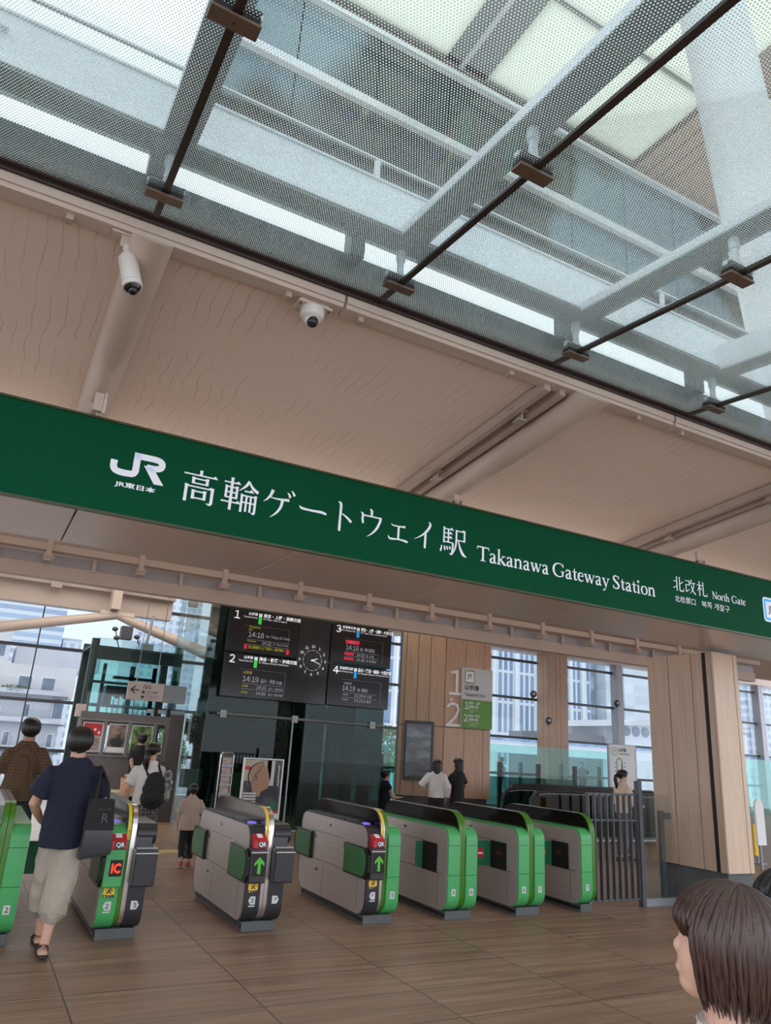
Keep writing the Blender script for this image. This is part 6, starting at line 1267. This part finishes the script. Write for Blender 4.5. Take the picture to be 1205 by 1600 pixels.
bp = thing('backpack', 'black backpack on the back of the girl in the plaid skirt', 'bag', (2.27, 10.35, 1.0))
g = MB(); bc = Vector((2.29, 10.40, 1.02)); F, Lf = K['F'], K['L']
for dz, rx, ry in ((0, .145, .085), (-.11, .155, .095), (.09, .125, .08)): g.ell(bc + Vector((0, 0, dz)), (rx, ry, .13), Matrix((-Lf, F, Vector((0, 0, 1)))).transposed())
g.ell(bc - F * .07 - Vector((0, 0, .09)), (.11, .05, .09)); union(g, 'body', 'cloth_black', bp, .007, 2, fold=.008, ff=9)
for s_ in (-1, 1): kid(MB().tube([bc + Lf * s_ * .08 + Vector((0, 0, .15)), K['T'](.83, -.03, .06 * s_) + Vector((0, 0, 0)), K['T'](.845, .01, .065 * s_), K['T'](.76, .055, .075 * s_), K['T'](.62, .03, .09 * s_)], .016, 8), 'strap', 'cloth_black', bp)
mix_mat('cloth_print', (0.10, 0.05, 0.12), (0.22, 0.30, 0.22), 14, (1, 1, 1), .9)
g = MB(); g.loft([ring(Vector((2.46, 10.42, z_)), Vector((1, 0, 0)), Vector((0, 1, 0)), rx, .045, 14) for z_, rx in ((.88, .045), (.95, .06), (1.10, .055), (1.24, .045), (1.27, .02))]); o = union(g, 'printed_pouch', 'cloth_print', None, .007, 2, .008, 9) if False else None
pc = thing('cloth_pouch', 'patterned purple and green pouch hanging beside the black backpack', 'bag', (2.46, 10.42, .88)); union(g, 'body', 'cloth_print', pc, .007, 2, .008, 9); kid(MB().tube([(2.44, 10.42, 1.25), (2.40, 10.47, 1.34), (2.37, 10.5, 1.36)], .008, 6), 'cord', 'cloth_black', pc)
person('small boy in a beige shirt and dark trousers walking between the gates', (2.98, 11.0), 82, 1.07, [(-.10, .055), (.10, -.06)], [(.05, .14, .48, .9), (.08, -.15, .50, .9)],
    dict(m='cloth_tan', hem=.44, sleeve=.85, loose=.012, fold=.008, hemr=(.120, .095), slr=.050), dict(m='cloth_black', hem=.09, r=.055), hair='short', vox=.006, seed=5, shoes='shoe_red', build=1.08, lift=(.03, 0))
t, K = person('woman in a white blouse and black trousers facing the wide timber pillar', (9.17, 14.3), 60, 1.55, [(.02, .05), (-.02, -.05)], [(.12, .17, .60, .9), (.02, -.14, .50, .8)],
    dict(m='cloth_white', hem=.50, sleeve=1.85, loose=.03, fold=.010, slr=.045), dict(m='cloth_black', hem=.06, r=.058), hair='long', hairm='hair_dark', vox=.008, seed=6)
person('woman in a long black dress holding a phone by the wide timber pillar', (9.76, 14.35), 110, 1.60, [(.02, .05), (-.02, -.05)], [(.22, .05, .70, .5), (.10, -.13, .55, .7)],
    dict(m='cloth_black', hem=.50, sleeve=.75, loose=.015, fold=.008), dict(m='cloth_black', hem=.10, skirt=.16), hair='long', hairm='hair_dark', vox=.008, seed=7, head=(30, -8))
t, K = person('woman with a ponytail and cream blouse behind the bar railing, seen in profile', (11.17, 10.86), -8, 1.59, [(.10, .04), (-.08, -.04)], [(.16, .10, .62, .4), (.17, -.10, .60, .4)],
    dict(m='cloth_cream', hem=.52, sleeve=1.6, loose=.025, fold=.010, slr=.045), dict(m='cloth_grey', hem=.07, r=.058), hair='pony', hairm='hair_black', skinm='skin_fair', vox=.007, seed=8, head=(-18, -5))
kid(MB().tube([K['T'](.80, .06, -.06), K['T'](.68, .085, .0), K['T'](.56, .075, .09), K['T'](.53, .02, .125)], .010, 6), 'bag_strap', 'cloth_print', t)
person('person in black with hands behind the back before the leafy poster', (3.33, 16.95), 85, 1.72, [(0, .05), (0, -.05)], [(-.08, .02, .50, 1.2), (-.085, -.02, .50, 1.2)],
    dict(m='cloth_black', hem=.50, sleeve=.6, loose=.02), dict(m='cloth_black', hem=.06, r=.055), hair='short', vox=.009, seed=9)
person('person in a navy vest sitting on the wooden box beside the glass enclosure', (8.78, 15.9), 0, 1.62, [(.22, .06), (.20, -.06)], [(.20, .06, .40, .4), (.20, -.06, .40, .4)],
    dict(m='cloth_navy', hem=.47, sleeve=.3, loose=.02), dict(m='cloth_black', hem=.10, r=.055), hair='short', vox=.009, seed=10, sit=True)
mat('crate_wood', (0.42, 0.23, 0.12), .55, var=.25, scale=1, stretch=(3, 3, 40))
bx = thing('wooden_box', 'slatted wooden box seat at the right corner of the glass enclosure', 'box', (8.9, 15.9, 0)); m = MB()
for k in range(4): m.box(8.35, 8.98, 15.55, 16.25, .01 + .08 * k, .08 + .08 * k)
kid(m, 'slats', 'crate_wood', bx, bevel=.004)
person('person in white cap and pale shirt standing past the corner of the glass enclosure', (8.72, 16.9), 80, 1.66, [(0, .05), (0, -.05)], [(.02, .14, .48, .8), (.02, -.14, .48, .8)],
    dict(m='cloth_white', hem=.50, sleeve=.6, loose=.02), dict(m='cloth_grey', hem=.06, r=.055), hair='short', hairm='cloth_white', vox=.009, seed=11)
# figures outside beyond the window wall
for i, (x, y, f, m_, lab) in enumerate(((23.9, 27.5, 60, 'cloth_grey', 'distant figure with hand on hip outside the window beside the pale mullion'), (26.2, 28.0, 200, 'cloth_black', 'distant dark figure outside the window behind the line map sign'), (20.6, 27.0, 150, 'cloth_black', 'distant dark figure outside behind the slim timber pillar'), (31.8, 26.5, 100, 'cloth_grey', 'distant grey figure outside the window right of the large timber column'))):
    person(lab, (x, y, -.02), f, 1.70, [(0, .05), (0, -.05)], [(.0, .17, .55, 1.2), (.02, -.14, .48, .8)], dict(m=m_, hem=.50, sleeve=.7, loose=.02), dict(m='cloth_black', hem=.06, r=.055), hair='short', vox=.012, seed=20 + i)
# --- foreground girl, head turned up towards the sign
face_deg = math.degrees(math.atan2(.74, -.67))
t, K = person('girl with a brown bob in the lower right corner looking up at the sign', (1.315, 1.025), face_deg - 8, 1.49, [(0, .05), (0, -.05)], [(.02, .14, .48, .8), (.02, -.14, .48, .8)],
    dict(m='cloth_white', hem=.50, sleeve=.7, loose=.02), dict(m='cloth_grey', hem=.06, r=.055), hair='front_bob', hairm='hair_brown', skinm='skin_fair', vox=.004, seed=12, head=(8, 12))

person('dark-haired person behind the brown-haired girl, only the top of the head showing', (2.05, 1.385), 120, 1.44, [(0, .05), (0, -.05)], [(.02, .14, .48, .8), (.02, -.14, .48, .8)],
    dict(m='cloth_black', hem=.50, sleeve=.7, loose=.02), dict(m='cloth_grey', hem=.06, r=.055), hair='bob', hairm='hair_black', vox=.008, seed=13)
# ------------------------------------------------------------------ tidy up
bpy.data.scenes.remove(WS)
